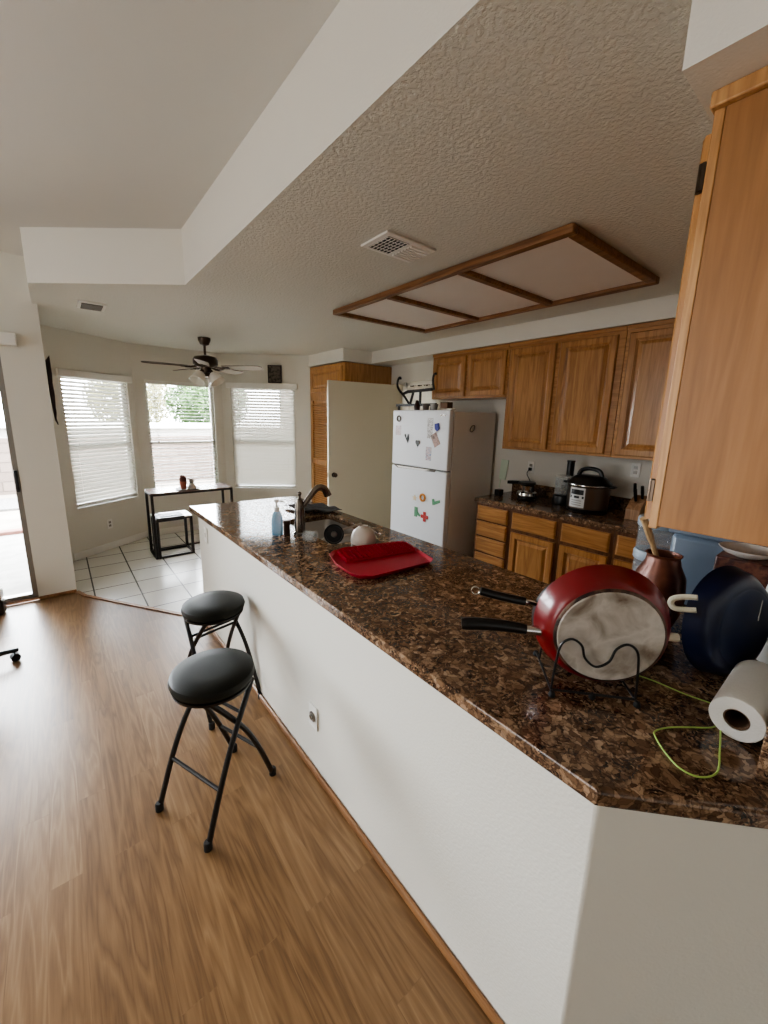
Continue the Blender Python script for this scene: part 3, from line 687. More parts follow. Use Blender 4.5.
MB().box(XB-0.022,XB-0.0015,0.06,2.375,CT+0.0005,CT+0.105).box(1.086,XB-0.0225,0.031,0.058,CT+0.0005,CT+0.10).build('backsplash', M['granite'], ctop, bevel=0.003)
# sink
sk = thing('kitchen_sink', (1.38,2.23,0.88), 'stainless double-bowl undermount sink let into the granite peninsula', 'sink')
def basin(x0,x1,y0,y1,z1,z0):
    r = 0.045; rings = []
    for z, ins in ((z1,0.0),(z0+0.03,0.008),(z0+0.008,0.018),(z0,0.04)):
        loop = []
        for cx,cy,a0 in ((x1-r,y1-r,0),(x0+r,y1-r,PI/2),(x0+r,y0+r,PI),(x1-r,y0+r,1.5*PI)):
            for i in range(6):
                t = a0+PI/2*i/5; rr = max(0.004, r-ins)
                loop.append((cx+rr*math.cos(t)-math.copysign(0,1), cy+rr*math.sin(t), z))
        rings.append(loop)
    mb = MB(); n = len(rings[0])
    for a,b in zip(rings,rings[1:]): mb.add(a+b, [(i,(i+1)%n,n+(i+1)%n,n+i) for i in range(n)])
    mb.add(rings[-1], [tuple(range(n))])
    return mb
basin(1.19,1.575,2.145,2.565,0.8785,0.70).build('bowl', M['sink'], sk)
basin(1.19,1.575,1.895,2.105,0.8785,0.72).build('bowl', M['sink'], sk)
MB().box(1.185,1.58,2.106,2.144,0.86,0.882).build('divider', M['sink'], sk, bevel=0.008)
for y in (2.355, 2.0): MB().lathe([(0.0,0.0015),(0.03,0.0015),(0.042,0.006),(0.045,0.002)],(1.38,y,0.7005 if y>2.1 else 0.7205)).build('drain', M['steel'], sk)
# faucet
fa = thing('kitchen_faucet', (1.135,2.19,CT), 'tall gunmetal kitchen faucet with a pull-out spout beside the sink', 'faucet')
fx, fy = 1.135, 2.19
MB().lathe([(0.0,CT+0.0005),(0.040,CT+0.0005),(0.040,CT+0.012),(0.031,CT+0.02),(0.034,CT+0.10),(0.029,CT+0.125),(0.032,CT+0.15),(0.025,CT+0.20),(0.018,CT+0.225),(0.0,CT+0.23)],(fx,fy,0),n=24).build('body', M['faucet'], fa)
MB().cyl((fx,fy,CT+0.228),(fx,fy,CT+0.25),0.009,n=14).ball((fx,fy,CT+0.26),0.014,8).build('lever', M['faucet'], fa)
sp = smooth_path([(fx+0.012,fy-0.001,CT+0.165),(fx+0.05,fy-0.01,CT+0.215),(fx+0.10,fy-0.018,CT+0.275),(fx+0.135,fy-0.024,CT+0.290),(fx+0.165,fy-0.03,CT+0.275),(fx+0.185,fy-0.034,CT+0.235)],5)
MB().tube(sp,0.014,14,rs=[0.015+0.010*i/(len(sp)-1) for i in range(len(sp))]).build('spout', M['faucet'], fa)

# ------------------------------------------------------------------ refrigerator
FXf, FY0, FY1, FZ = 2.95, 2.615, 3.44, 1.735
fr = thing('refrigerator', (3.3,(FY0+FY1)/2,0), 'white two-door top-freezer refrigerator with grey sides', 'refrigerator')
MB().box(FXf+0.075,3.68,FY0+0.004,FY1-0.004,0.02,FZ-0.012).build('body', M['fridgeside'], fr, bevel=0.008)
MB().box(FXf+0.062,FXf+0.0749,FY0+0.02,FY1-0.02,0.05,FZ-0.02).build('gasket', M['gasket'], fr)
zs = 1.14
MB().box(FXf,FXf+0.0615,FY0,FY1,zs+0.008,FZ).build('freezer_door', M['fridge'], fr, bevel=0.012, seg=3)
fd = MB().box(FXf,FXf+0.0615,FY0,FY1,0.06,zs-0.004).build('fridge_door', M['fridge'], fr, bevel=0.012, seg=3)
# recessed grip along the seam
MB().extr([(FXf-0.0012,FY1-0.03,zs+0.006),(FXf-0.0012,FY1-0.10,zs-0.028),(FXf-0.0012,FY0+0.16,zs-0.018),(FXf-0.0012,FY0+0.14,zs+0.006)],(0.0005,0,0)).build('grip_recess', M['gasket'], fd)
MB().extr([(FXf-0.004,FY1-0.085,zs-0.004),(FXf-0.004,FY1-0.12,zs-0.024),(FXf-0.004,FY0+0.30,zs-0.020),(FXf-0.004,FY0+0.22,zs+0.0)],(0.0025,0,0)).build('handle', M['white'], fd, bevel=0.001)
MB().box(FXf-0.001,FXf-0.0002,FY0+0.05,FY0+0.12,FZ-0.06,FZ-0.045).build('badge', M['steel'], fr)
MB().box(FXf+0.03,FXf+0.10,FY0+0.01,FY0+0.07,FZ+0.0005,FZ+0.015).build('hinge_cover', M['white'], fr, bevel=0.004)
for y in (FY0+0.06, FY1-0.06):
    for x in (3.07, 3.62): MB().cyl((x,y,0),(x,y,0.03),0.02,n=12).build('foot', M['rubber'], fr)
MX = FXf-0.0006
def flat(name, pts, mat, label, cat, t=0.004, group='magnets and pictures on the refrigerator', lip=None, x=MX):
    o = MB().extr([(x,y,z) for y,z in pts],(-t,0,0)).build(name, mat)
    return tag(o, label, cat, group)
def rect(cy,cz,w,h,a=0.0):
    return [(cy+ (u*w/2*math.cos(a)-v_*h/2*math.sin(a)), cz+(u*w/2*math.sin(a)+v_*h/2*math.cos(a))) for u,v_ in ((1,-1),(-1,-1),(-1,1),(1,1))]
o = MB().tube(arc((MX-0.006,3.335,1.645),0.028,0,2*PI*23/24,23,(0,1,0),(0,0,1)),0.006,8,closed=True).build('ring_magnet', M['gasket'])
tag(o,'dark ring-shaped magnet at the top left of the freezer door','magnet','magnets and pictures on the refrigerator')
flat('photo_print', rect(3.345,1.52,0.085,0.10), M['photo2'], 'small pinkish photo on the left edge of the freezer door', 'photo', 0.001)
flat('leaf_magnet', [(3.235,1.475),(3.20,1.42),(3.185,1.395),(3.17,1.44),(3.18,1.485),(3.195,1.45),(3.205,1.43),(3.225,1.485)], M['blackp'], 'black V-shaped magnet left of centre on the freezer door', 'magnet', 0.008)
flat('heart_magnet', [(3.03+0.03*math.sin(t)**3*1.1, 1.40+0.0024*(13*math.cos(t)-5*math.cos(2*t)-2*math.cos(3*t)-math.cos(4*t))) for t in [2*PI*i/20 for i in range(20)]], M['blackp'], 'small dark heart magnet near the middle of the freezer door', 'magnet', 0.008)
flat('photo_strip', rect(2.865,1.555,0.075,0.20), M['photo3'], 'tall white strip of printed stickers right of centre on the freezer door', 'picture strip', 0.001)
flat('blue_magnet', [(2.795,1.60),(2.745,1.61),(2.735,1.555),(2.765,1.53),(2.79,1.55)], M['mblue'], 'blue blob-shaped magnet near the right of the freezer door', 'magnet', 0.012)
flat('photo_print', rect(2.785,1.445,0.085,0.13,-0.5), M['photo1'], 'tilted snapshot below the blue magnet on the freezer door', 'photo', 0.001)
flat('photo_print', rect(2.872,1.30,0.075,0.135), M['photo4'], 'bluish photo card low on the freezer door', 'photo', 0.001)
o = MB().tube(arc((MX-0.006,2.925,0.838),0.034,0,2*PI*23/24,23,(0,1,0),(0,0,1)),0.011,8,closed=True).build('letter_magnet', M['morange'])
tag(o,'orange ring-shaped foam letter on the lower refrigerator door','magnet','magnets and pictures on the refrigerator')
flat('star_magnet', [(3.045+0.034*(1 if i%2==0 else 0.45)*math.sin(2*PI*i/10), 0.815+0.034*(1 if i%2==0 else 0.45)*math.cos(2*PI*i/10)) for i in range(10)], M['mbeige'], 'pale beige star-shaped foam magnet left of the orange ring', 'magnet', 0.006)
flat('check_magnet', [(2.79,0.845),(2.765,0.85),(2.757,0.825),(2.685,0.852),(2.68,0.825),(2.755,0.79),(2.78,0.785)], M['mgreen'], 'green check-shaped foam magnet at the right of the lower door', 'magnet', 0.006)
flat('letter_magnet', [(3.04,0.72),(2.995,0.72),(2.995,0.675),(2.945,0.64),(2.96,0.625),(2.995,0.645),(2.998,0.615),(3.04,0.615)], M['mgreen'], 'green blocky foam letter low on the refrigerator door', 'magnet', 0.006)
flat('cross_magnet', [(2.905,0.69),(2.87,0.69),(2.87,0.655),(2.835,0.655),(2.835,0.62),(2.87,0.62),(2.87,0.585),(2.905,0.585),(2.905,0.62),(2.94,0.62),(2.94,0.655),(2.905,0.655)], M['mred'], 'red plus-shaped foam magnet low on the refrigerator door', 'magnet', 0.006)
o = MB().tube(arc((3.30,FY0+0.001,1.56),0.035,0,2*PI*23/24,23,(1,0,0.4),(0,0,0.8)),0.004,6,closed=True).build('ring_magnet', M['gasket'])
tag(o,'thin grey oval magnet on the side of the refrigerator','magnet','magnets and pictures on the refrigerator')
# iron rack and jars on top of the fridge
rk = thing('wrought_iron_rack', (3.2,3.3,FZ), 'black wrought iron rack with curled ends standing on the refrigerator', 'rack')
XR = 3.14; zr = FZ+0.0005
MB().box(XR-0.012,XR+0.012,2.98,3.60,zr+0.046,zr+0.074).build('lower_rail', M['blackmetal'], rk)
MB().tube([(XR,3.50,zr+0.185),(XR,3.42,zr+0.205),(XR,3.05,zr+0.215)],0.017,6).build('upper_rail', M['blackmetal'], rk)
for y in (3.56,3.04):
    MB().box(XR-0.012,XR+0.012,y-0.01,y+0.01,zr,zr+0.05).build('leg', M['blackmetal'], rk)
sg = 1
MB().tube(smooth_path([(XR,3.38,zr+0.06),(XR,3.47,zr+0.15),(XR,3.575,zr+0.24),(XR,3.60,zr+0.30),(XR,3.585,zr+0.355),(XR,3.555,zr+0.365),(XR,3.55,zr+0.345)],5),0.013,6).build('scroll', M['blackmetal'], rk)
MB().tube(smooth_path([(XR,3.02,zr+0.21),(XR,3.04,zr+0.30),(XR,3.03,zr+0.36),(XR,3.0,zr+0.37)],5),0.013,6).build('scroll', M['blackmetal'], rk)
MB().cyl((XR,3.38,zr+0.06),(XR,3.33,zr+0.20),0.014,n=8).build('brace', M['blackmetal'], rk)
MB().cyl((XR,3.22,zr+0.06),(XR,3.22,zr+0.205),0.014,n=8).build('brace', M['blackmetal'], rk)
o = MB().lathe([(0.03,0),(0.034,0.05),(0.02,0.075),(0.014,0.10),(0.0,0.105)],(3.03,3.15,FZ+0.0008)).build('bottle', M['brown']); tag(o,'small dark brown bottle on the refrigerator front edge','bottle')
o = MB().lathe([(0.03,0),(0.037,0.06),(0.034,0.06),(0.028,0.005)],(3.03,3.02,FZ+0.0008)).build('cup', M['gasket']); tag(o,'dark grey cup on top of the refrigerator beside the brown bottle','cup')
o = MB().lathe([(0.03,0),(0.04,0.06),(0.037,0.06),(0.028,0.005)],(3.03,2.90,FZ+0.0008)).build('cup', M['alu']); tag(o,'pale grey cup on top of the refrigerator next to the brown box','cup')
o = MB().box(3.0,3.08,2.70,2.79,FZ+0.017,FZ+0.075).build('small_box', M['card'], bevel=0.003); tag(o,'small brown box at the right front corner of the refrigerator top','box')
# curtain in the back window
mb = MB(); N_ = 60; vs=[]; 
for j in (0,1):
    for i in range(N_+1):
        y = 3.40+0.80*i/N_; vs.append((XB-0.03+0.014*math.sin(i*PI*2/6),y,(2.06,1.30)[j]+(0.01*math.sin(i*1.7) if j==0 else 0)))
mb.add(vs,[(i,i+1,N_+2+i,N_+1+i) for i in range(N_)])
o = mb.build('cafe_curtain', M['curtain'], sharp=3.0); tag(o,'pleated white curtain across the small window behind the refrigerator','curtain')

# ------------------------------------------------------------------ open cream door
hx, hy = 3.56, 4.13; lx, ly = 2.585, 4.22
dd = Vector((lx-hx,ly-hy,0)); W = dd.length; dd.normalize(); dn = Vector((-dd.y,dd.x,0)); R = Matrix((dd,dn,Vector((0,0,1)))).transposed()
door = structure(MB().obox(Vector((hx,hy,1.045))+dd*W/2,(W,0.038,2.06),R).build('door_1', M['door'], bevel=0.002))
for s in (1,):
    k = Vector((hx,hy,0.97))+dd*(W-0.07)+dn*0.019
    nn = dn if (dn.y < 0) else -dn
    k = Vector((hx,hy,0.945))+dd*(W-0.07)+nn*0.0192
    MB().cyl(k,k+nn*0.008,0.03,n=20).cyl(k+nn*0.008,k+nn*0.035,0.011,n=14).lathe([(0.0,0.068),(0.018,0.066),(0.027,0.052),(0.024,0.038),(0.011,0.033)],k,frame_from(nn),20).build('knob', M['bronze'], door)
    MB().obox(Vector((hx,hy,0.945))+dd*(W+0.0006),(0.001,0.024,0.056),R).build('latch_plate', M['bronze'], door)
structure(MB().box(hx+0.002,XB-0.001,hy+0.02,hy+0.08,0,2.09).build('trim_6', M['door']))

# ------------------------------------------------------------------ bar stools
def make_stool(label):
    t = thing('bar_stool', (0,0,0), label, 'stool', 'folding bar stools at the half wall')
    sh = 0.565
    MB().lathe([(0.0,sh),(0.150,sh),(0.163,sh+0.010),(0.168,sh+0.026),(0.163,sh+0.043),(0.145,sh+0.053),(0.08,sh+0.058),(0.0,sh+0.059)],n=48).build('seat', M['vinyl'], t, local=True)
    MB().lathe([(0.12,sh-0.012),(0.158,sh-0.012),(0.160,sh-0.0005),(0.12,sh-0.0005)],n=40,caps=False).build('seat_ring', M['blackmetal'], t, local=True)
    for sgn, hw_ in ((-1,0.155),(1,0.130)):
        for sv in (-1,1):
            pts = smooth_path([(sgn*0.185,sv*hw_,0.012),(sgn*0.115,sv*hw_*0.985,0.20),(sgn*0.05,sv*hw_*0.95,0.34),(-sgn*0.035,sv*hw_*0.86,0.47),(-sgn*0.10,sv*hw_*0.78,sh-0.006)],5)
            l = MB().tube(pts,0.0115,10).build('leg', M['blackmetal'], t, local=True)
            MB().lathe([(0.0,0.0),(0.016,0.0),(0.016,0.03),(0.0118,0.036)],(sgn*0.187,sv*hw_,0.0),n=14).build('rubber_foot', M['rubber'], l, local=True)
        MB().cyl((sgn*0.115,-hw_*0.985,0.20),(sgn*0.115,hw_*0.985,0.20),0.008,n=10).build('stretcher', M['blackmetal'], t, local=True)
        MB().cyl((-sgn*0.02,-hw_*0.87,0.45),(-sgn*0.02,hw_*0.87,0.45),0.007,n=10).build('stretcher', M['blackmetal'], t, local=True)
    return t
st = make_stool('black folding bar stool with round padded seat, nearer of the two')
st.location = (0.402,1.575,0); st.rotation_euler = (0,0,math.radians(22))
s2 = copy_tree(st); s2.location = (0.592,2.20,0); s2.rotation_euler = (0,0,math.radians(103))
s2['label'] = 'black folding bar stool farther back, close against the white half wall'

# ------------------------------------------------------------------ plates on walls
def plate(P, ax, n, w, h, name, label, cat, kind):
    P, ax, n = Vector(P), Vector(ax).normalized(), Vector(n).normalized(); R = Matrix((ax, n, Vector((0,0,1)))).transposed()
    o = MB().obox(P+n*0.004,(w,0.007,h),R).build(name, M['white'], bevel=0.002)
    WL[o.name] = Vector((0,0,0)); tag(o,label,cat)
    if kind == 'outlet':
        for dz in (0.02,-0.02): 
            q = P+n*0.0078+Vector((0,0,dz)); MB().obox(q,(0.03,0.0015,0.026),R).build('socket', M['alu'], o)
    elif kind == 'coax':
        q = P+n*0.0075; MB().cyl(q,q+n*0.004,0.024,n=20).build('jack_ring', M['alu'], o); MB().cyl(q+n*0.004,q+n*0.012,0.011,n=14).build('jack', M['steel'], o)
    else:
        MB().obox(P+n*0.011,(0.014,0.008,0.03),R).build('switch', M['white'], o)
plate((PEN-0.0005,1.42,0.30),(0,-1,0),(-1,0,0),0.075,0.115,'cable_outlet','white cable jack plate low on the half wall behind the stools','wall plate','coax')
plate((PEN-0.0005,3.00,0.775),(0,-1,0),(-1,0,0),0.07,0.115,'light_switch','white switch plate at the far end of the half wall','switch','switch')
n_ = -P1[2]
plate(P1[0]+P1[1]*0.475+Vector((0,0,0.315))+n_*0.0005,P1[1],n_,0.07,0.115,'wall_outlet','white outlet below the left bay window','outlet','outlet')
plate((XB-0.0005,2.19,1.19),(0,-1,0),(-1,0,0),0.07,0.115,'wall_outlet','white outlet with a black plug above the waffle maker','outlet','outlet')
plate((XB-0.0005,1.255,1.265),(0,-1,0),(-1,0,0),0.07,0.115,'wall_outlet','white outlet above the knife block','outlet','outlet')
# picture on the right blind's valance
q = P3[0]+P3[1]*(0.765)-P3[2]*0.022+Vector((0,0,2.108))
R3 = P3[3]
pic = thing('framed_picture', tuple(q), 'small dark framed picture propped on the right blind headrail', 'picture')
MB().obox(q+Vector((0,0,0.125)),(0.195,0.016,0.245),R3).build('frame', M['darkwood'], pic, bevel=0.003)
MB().obox(q+Vector((0,0,0.125))-P3[2]*0.0088,(0.165,0.001,0.215),R3).build('print', M['picart'], pic)
# dark carving on the pillar's nook side
mb = MB()
prof = [(0.0,2.10),(0.018,2.125),(0.034,2.15),(0.036,1.98),(0.032,1.90),(0.036,1.80),(0.030,1.68),(0.032,1.64),(0.026,1.585),(0.036,1.53),(0.028,1.525),(0.012,1.57),(0.006,1.65),(0.0,1.80)]
mb.extr([(x-0.011,4.84,z) for x,z in prof],(0,0.13,0))
o = mb.build('wall_carving', M['darkwood'], bevel=0.003); tag(o,'long dark tapering carving hung on the edge of the pillar by the nook','wall decoration')

# ------------------------------------------------------------------ nook: console table and nested bench
ct = thing('console_table', (1.22,5.17,0), 'black metal framed console table with grey-brown top in the bay', 'table')
tx0,tx1,ty0,ty1,tz = 0.745,1.66,4.985,5.36,0.77
MB().box(tx0,tx1,ty0,ty1,tz-0.012,tz).build('tabletop', M['desk'], ct, bevel=0.002)
MB().box(tx0,tx1,ty0,ty0+0.02,tz-0.034,tz-0.0125).box(tx0,tx1,ty1-0.02,ty1,tz-0.034,tz-0.0125).box(tx0,tx0+0.02,ty0+0.02,ty1-0.02,tz-0.034,tz-0.0125).box(tx1-0.02,tx1,ty0+0.02,ty1-0.02,tz-0.034,tz-0.0125).build('apron', M['blackmetal'], ct)
for x in (tx0,tx1-0.027):
    for y in (ty0,ty1-0.027): MB().box(x,x+0.027,y,y+0.027,0.02,tz-0.0345).build('leg', M['blackmetal'], ct)
    MB().box(x,x+0.027,ty0,ty1,0,0.0195).build('floor_rail', M['blackmetal'], ct)
MB().box(tx0+0.02,tx1-0.02,ty1-0.02,ty1,0.0,0.0195).build('floor_rail', M['blackmetal'], ct)
bn = thing('side_table', (0.98,5.16,0), 'low square black-framed side table with white top nested under the console', 'table')
bx0,bx1,by0,by1,bz = 0.775,1.165,4.98,5.30,0.475
MB().box(bx0,bx1,by0,by1,bz-0.012,bz).build('tabletop', M['whitetop'], bn, bevel=0.002)
MB().box(bx0,bx1,by0,by0+0.022,bz-0.032,bz-0.0125).box(bx0,bx1,by1-0.022,by1,bz-0.032,bz-0.0125).box(bx0,bx0+0.022,by0+0.022,by1-0.022,bz-0.032,bz-0.0125).box(bx1-0.022,bx1,by0+0.022,by1-0.022,bz-0.032,bz-0.0125).build('apron', M['blackmetal'], bn)
for x in (bx0,bx1-0.028):
    for y in (by0,by1-0.028): MB().box(x,x+0.028,y,y+0.028,0.0225,bz-0.0325).build('leg', M['blackmetal'], bn)
MB().box(bx0,bx1,by0,by0+0.022,0,0.022).box(bx0,bx1,by1-0.022,by1,0,0.022).box(bx0,bx0+0.022,by0+0.022,by1-0.022,0,0.022).box(bx1-0.022,bx1,by0+0.022,by1-0.022,0,0.022).build('base_frame', M['blackmetal'], bn)
lt = MB().box(0.78,1.075,4.970,5.14,bz+0.0006,bz+0.012).box(0.78,1.075,4.952,4.9698,bz-0.035,bz+0.012).build('serving_tray', M['blackp'], bevel=0.003); tag(lt,'thin black tray at the front of the low side table','tray')
mg = MB().box(0.83,1.06,5.0,5.16,bz+0.0126,bz+0.018).build('magazine', M['magprint']); tag(mg,'open printed magazine lying on the low side table','magazine')
ds = MB().lathe([(0.0,0.004),(0.10,0.004),(0.135,0.014),(0.13,0.016),(0.10,0.008),(0.0,0.008)],(1.165,5.10,tz-0.003)).build('plate', M['gasket']); tag(ds,'dark shallow plate on the console table holding the pot and figurine','plate')
pt = thing('potted_cactus', (1.12,5.11,tz+0.006), 'brown cactus in a terracotta pot on the console table plate', 'plant')
MB().lathe([(0.0,0.0),(0.03,0.0),(0.042,0.075),(0.045,0.09),(0.038,0.09),(0.034,0.07),(0.0,0.07)],(1.12,5.11,tz+0.006)).build('pot', M['terra'], pt)
MB().ball((1.12,5.11,tz+0.118),0.040,10,1.3).ball((1.108,5.11,tz+0.155),0.02,8).build('cactus', M['cactus'], pt)
fg = thing('figurine', (1.21,5.09,tz+0.006), 'small pale figurine beside the cactus on the console table', 'figurine')
MB().lathe([(0.0,0.0),(0.045,0.0),(0.05,0.02),(0.03,0.05),(0.022,0.065),(0.0,0.07)],(1.21,5.09,tz+0.006)).build('body', M['ceramic'], fg)
MB().ball((1.21,5.09,tz+0.095),0.03,10).ball((1.192,5.09,tz+0.12),0.011,6).ball((1.228,5.09,tz+0.12),0.011,6).build('head', M['alu'], fg)
# office chair base and bag at the far left edge
oc = thing('office_chair', (-0.68,3.30,0), 'black swivel chair base on casters at the left edge of the floor', 'chair')
cx_, cy_ = -0.68, 3.30
for k in range(5):
    a = math.radians(16+72*k); u = Vector((math.cos(a),math.sin(a),0)); w = Vector((-u.y,u.x,0)); c = Vector((cx_,cy_,0))
    l = MB().tube([c+Vector((0,0,0.10))+u*0.03,c+u*0.18+Vector((0,0,0.088)),c+u*0.33+Vector((0,0,0.07))],0.016,8,rs=[0.024,0.018,0.014]).build('leg', M['blackp'], oc)
    p = c+u*0.31
    MB().cyl(p-w*0.022+Vector((0,0,0.026)),p+w*0.022+Vector((0,0,0.026)),0.0255,n=16).cyl(p+Vector((0,0,0.03)),p+Vector((0,0,0.07)),0.006,n=8).build('caster', M['rubber'], l)
MB().cyl((cx_,cy_,0.08),(cx_,cy_,0.44),0.028,n=16).build('post', M['blackp'], oc)
MB().lathe([(0.0,0.44),(0.20,0.44),(0.24,0.46),(0.24,0.50),(0.20,0.53),(0.0,0.535)],(cx_,cy_,0)).build('seat', M['vinyl'], oc)
bg = thing('tote_bag', (-0.63,4.30,0), 'black and white bag on the floor by the sliding glass door', 'bag')
MB().prism([(-0.78,4.22),(-0.50,4.24),(-0.485,4.34),(-0.78,4.36)],0.0,0.13).build('lower_panel', M['blackp'], bg, bevel=0.02)
MB().prism([(-0.78,4.225),(-0.505,4.245),(-0.49,4.335),(-0.78,4.355)],0.1305,0.22).build('middle_panel', M['whitetop'], bg, bevel=0.015)
MB().prism([(-0.78,4.23),(-0.52,4.25),(-0.505,4.33),(-0.78,4.35)],0.2205,0.34).build('upper_panel', M['blackp'], bg, bevel=0.02)

# ------------------------------------------------------------------ things round the sink
sb = thing('soap_bottle', (1.02,2.27,CT), 'blue liquid soap pump bottle beside the faucet', 'bottle')
MB().lathe([(0.0,0.0006),(0.034,0.0006),(0.036,0.02),(0.035,0.10),(0.026,0.135),(0.014,0.15),(0.0,0.15)],(1.02,2.27,CT)).build('bottle', M['soap'], sb)
MB().cyl((1.02,2.27,CT+0.1505),(1.02,2.27,CT+0.175),0.016,n=16).cyl((1.02,2.27,CT+0.175),(1.02,2.27,CT+0.205),0.006,n=10).lathe([(0.0,0.0),(0.014,0.0),(0.014,0.016),(0.0,0.018)],(1.02,2.27,CT+0.205)).cyl((1.02,2.27,CT+0.215),(1.055,2.24,CT+0.21),0.005,n=8).build('pump', M['white'], sb)
o = MB().lathe([(0.0,0.0006),(0.021,0.0006),(0.021,0.065),(0.023,0.068),(0.023,0.088),(0.0,0.09)],(1.073,2.245,CT)).build('small_jar', M['brown']); tag(o,'little dark brown jar between the soap bottle and the faucet','jar')
mb = MB(); nx, ny = 18, 14; vs = []
import math as _m
for j in range(ny+1):
    for i in range(nx+1):
        u, v_ = i/nx, j/ny
        pa_=Vector((1.42,2.60)).lerp(Vector((1.685,2.545)),u); pb_=Vector((1.385,2.94)).lerp(Vector((1.690,2.86)),u); pq=pa_.lerp(pb_,v_); x,y=pq.x,pq.y
        z = CT+0.012+0.014*_m.sin(u*9+v_*4)*_m.sin(v_*7+u*3)+0.016*(0.5+0.5*_m.sin(u*5+1))
        vs.append((x,y,max(z,CT+0.004)))
mb.add(vs,[(j*(nx+1)+i,j*(nx+1)+i+1,(j+1)*(nx+1)+i+1,(j+1)*(nx+1)+i) for j in range(ny) for i in range(nx)])
cl = mb.build('dish_cloth', M['cloth'], sharp=3.0); md = cl.modifiers.new('thick','SOLIDIFY'); md.thickness = 0.004; md.offset = 1
tag(cl,'crumpled dark grey dish towel on the granite beyond the sink','cloth')
o = MB().tube([(1.20,2.06,0.895),(1.36,2.10,0.925),(1.58,2.15,0.932)],0.006,8,rs=[0.010,0.008,0.007]).build('serving_utensil', M['ceramic']); tag(o,'long pale utensil lying across the sink divider','utensil')
gl = MB().lathe([(0.026,0.0),(0.034,0.008),(0.034,0.075),(0.030,0.078),(0.030,0.012),(0.0,0.006)],(1.085,2.05,CT+0.0345),frame_from((0.6,-0.8,0.0)),20,caps=False).build('drinking_glass', M['clear']); tag(gl,'clear glass tipped on its side in front of the faucet','glass')
bl = thing('black_bowl', (1.20,1.895,CT), 'small round black lidded pot tipped up behind the red tray', 'pot')
nb_ = Vector((-0.55,-0.75,0.35)).normalized(); Rb = frame_from(nb_)
MB().lathe([(0.0,-0.03),(0.045,-0.03),(0.056,0.0),(0.058,0.012),(0.05,0.012),(0.046,0.002),(0.0,0.002)],(1.20,1.895,CT+0.061),Rb,28).build('bowl', M['blackp'], bl)
MB().lathe([(0.0,0.012),(0.014,0.012),(0.018,0.004),(0.018,0.0025)],(1.20,1.895,CT+0.061),Rb,16).build('knob', M['gasket'], bl)
wb = thing('ceramic_bowl', (1.36,1.825,CT), 'upturned white ceramic bowl behind the red tray', 'bowl')
MB().lathe([(0.072,0.0006),(0.076,0.012),(0.074,0.04),(0.06,0.075),(0.035,0.095),(0.0,0.098)],(1.36,1.825,CT),n=36,caps=False).build('body', M['ceramic'], wb)
MB().lathe([(0.024,0.0965),(0.026,0.105),(0.022,0.105),(0.02,0.0975)],(1.36,1.825,CT),n=24,caps=False).build('foot_ring', M['ceramic'], wb)
# red drying tray
tr = thing('drying_tray', (1.26,1.54,CT), 'red silicone dish drying tray with a ribbed back area on the peninsula', 'tray')
poly = [(1.055,1.715),(1.01,1.60),(0.995,1.44),(1.01,1.385),(1.06,1.345),(1.42,1.325),(1.455,1.345),(1.535,1.64),(1.51,1.675),(1.18,1.765),(1.10,1.75)]
cen = Vector((sum(p[0] for p in poly)/len(poly), sum(p[1] for p in poly)/len(poly)))
def off(f): return [(cen.x+(p[0]-cen.x)*f, cen.y+(p[1]-cen.y)*f) for p in poly]
mb = MB(); n = len(poly)
rings = [[(x,y,CT+0.0006) for x,y in off(0.93)],[(x,y,CT+0.022) for x,y in off(1.0)],[(x,y,CT+0.023) for x,y in off(0.985)],[(x,y,CT+0.010) for x,y in off(0.93)]]
mb.add(rings[0],[tuple(range(n))[::-1]])
for a,b in zip(rings,rings[1:]): mb.add(a+b,[(i,(i+1)%n,n+(i+1)%n,n+i) for i in range(n)])
mb.add(rings[-1],[tuple(range(n))])
mb.build('tray', M['red'], tr, bevel=0.003)
mb = MB(); ux = Vector((0.40,-0.075,0)); uy = Vector((0.035,0.13,0)); o0 = Vector((1.075,1.575,CT+0.0102))
for i in range(15):
    for j in range(7):
        p = o0+ux*(i/14)+uy*(j/6+0.12); mb.cyl(p,p+Vector((0,0,0.020)),0.0062,0.004,n=6)
for j in (0,6.6): 
    a = o0+uy*(j/6+0.06)+Vector((0,0,0.006)); mb.tube([a,a+ux],0.005,6)
mb.build('ribs', M['red'], tr)

# ------------------------------------------------------------------ red pan in its rack, near end of the peninsula
n = Vector((-0.742,-0.67,0)).normalized(); tv = Vector((-0.67,0.742,0)).normalized()   # n faces the camera side, tv runs left
C0 = Vector((1.098,0.371,CT+0.1755))+n*0.018+tv*0.010
tilt = Vector((n.x,n.y,-0.06)).normalized(); Rp = frame_from(-tilt)
fp = thing('frying_pan', tuple(C0), 'red frying pan with worn silver base standing on edge in the wire rack', 'pan')
C1 = C0
MB().lathe([(0.122,0.0),(0.134,0.002),(0.145,0.010),(0.161,0.036),(0.170,0.064),(0.173,0.068),(0.1735,0.072),(0.168,0.070),(0.156,0.038),(0.137,0.013),(0.0,0.008)],C1,Rp,56,caps=False).build('body', M['redpan'], fp)
MB().lathe([(0.0,-0.004),(0.127,-0.004),(0.130,-0.0015),(0.130,0.0005)],C1,Rp,48,caps=False).build('base_plate', M['worn'], fp)
MB().lathe([(0.130,-0.0022),(0.136,0.0015),(0.137,0.0035),(0.130,0.0005)],C1,Rp,48,caps=False).build('burnt_ring', M['burnt'], fp)
hc = C1 - n*0.05 + Vector((0,0,-0.028))
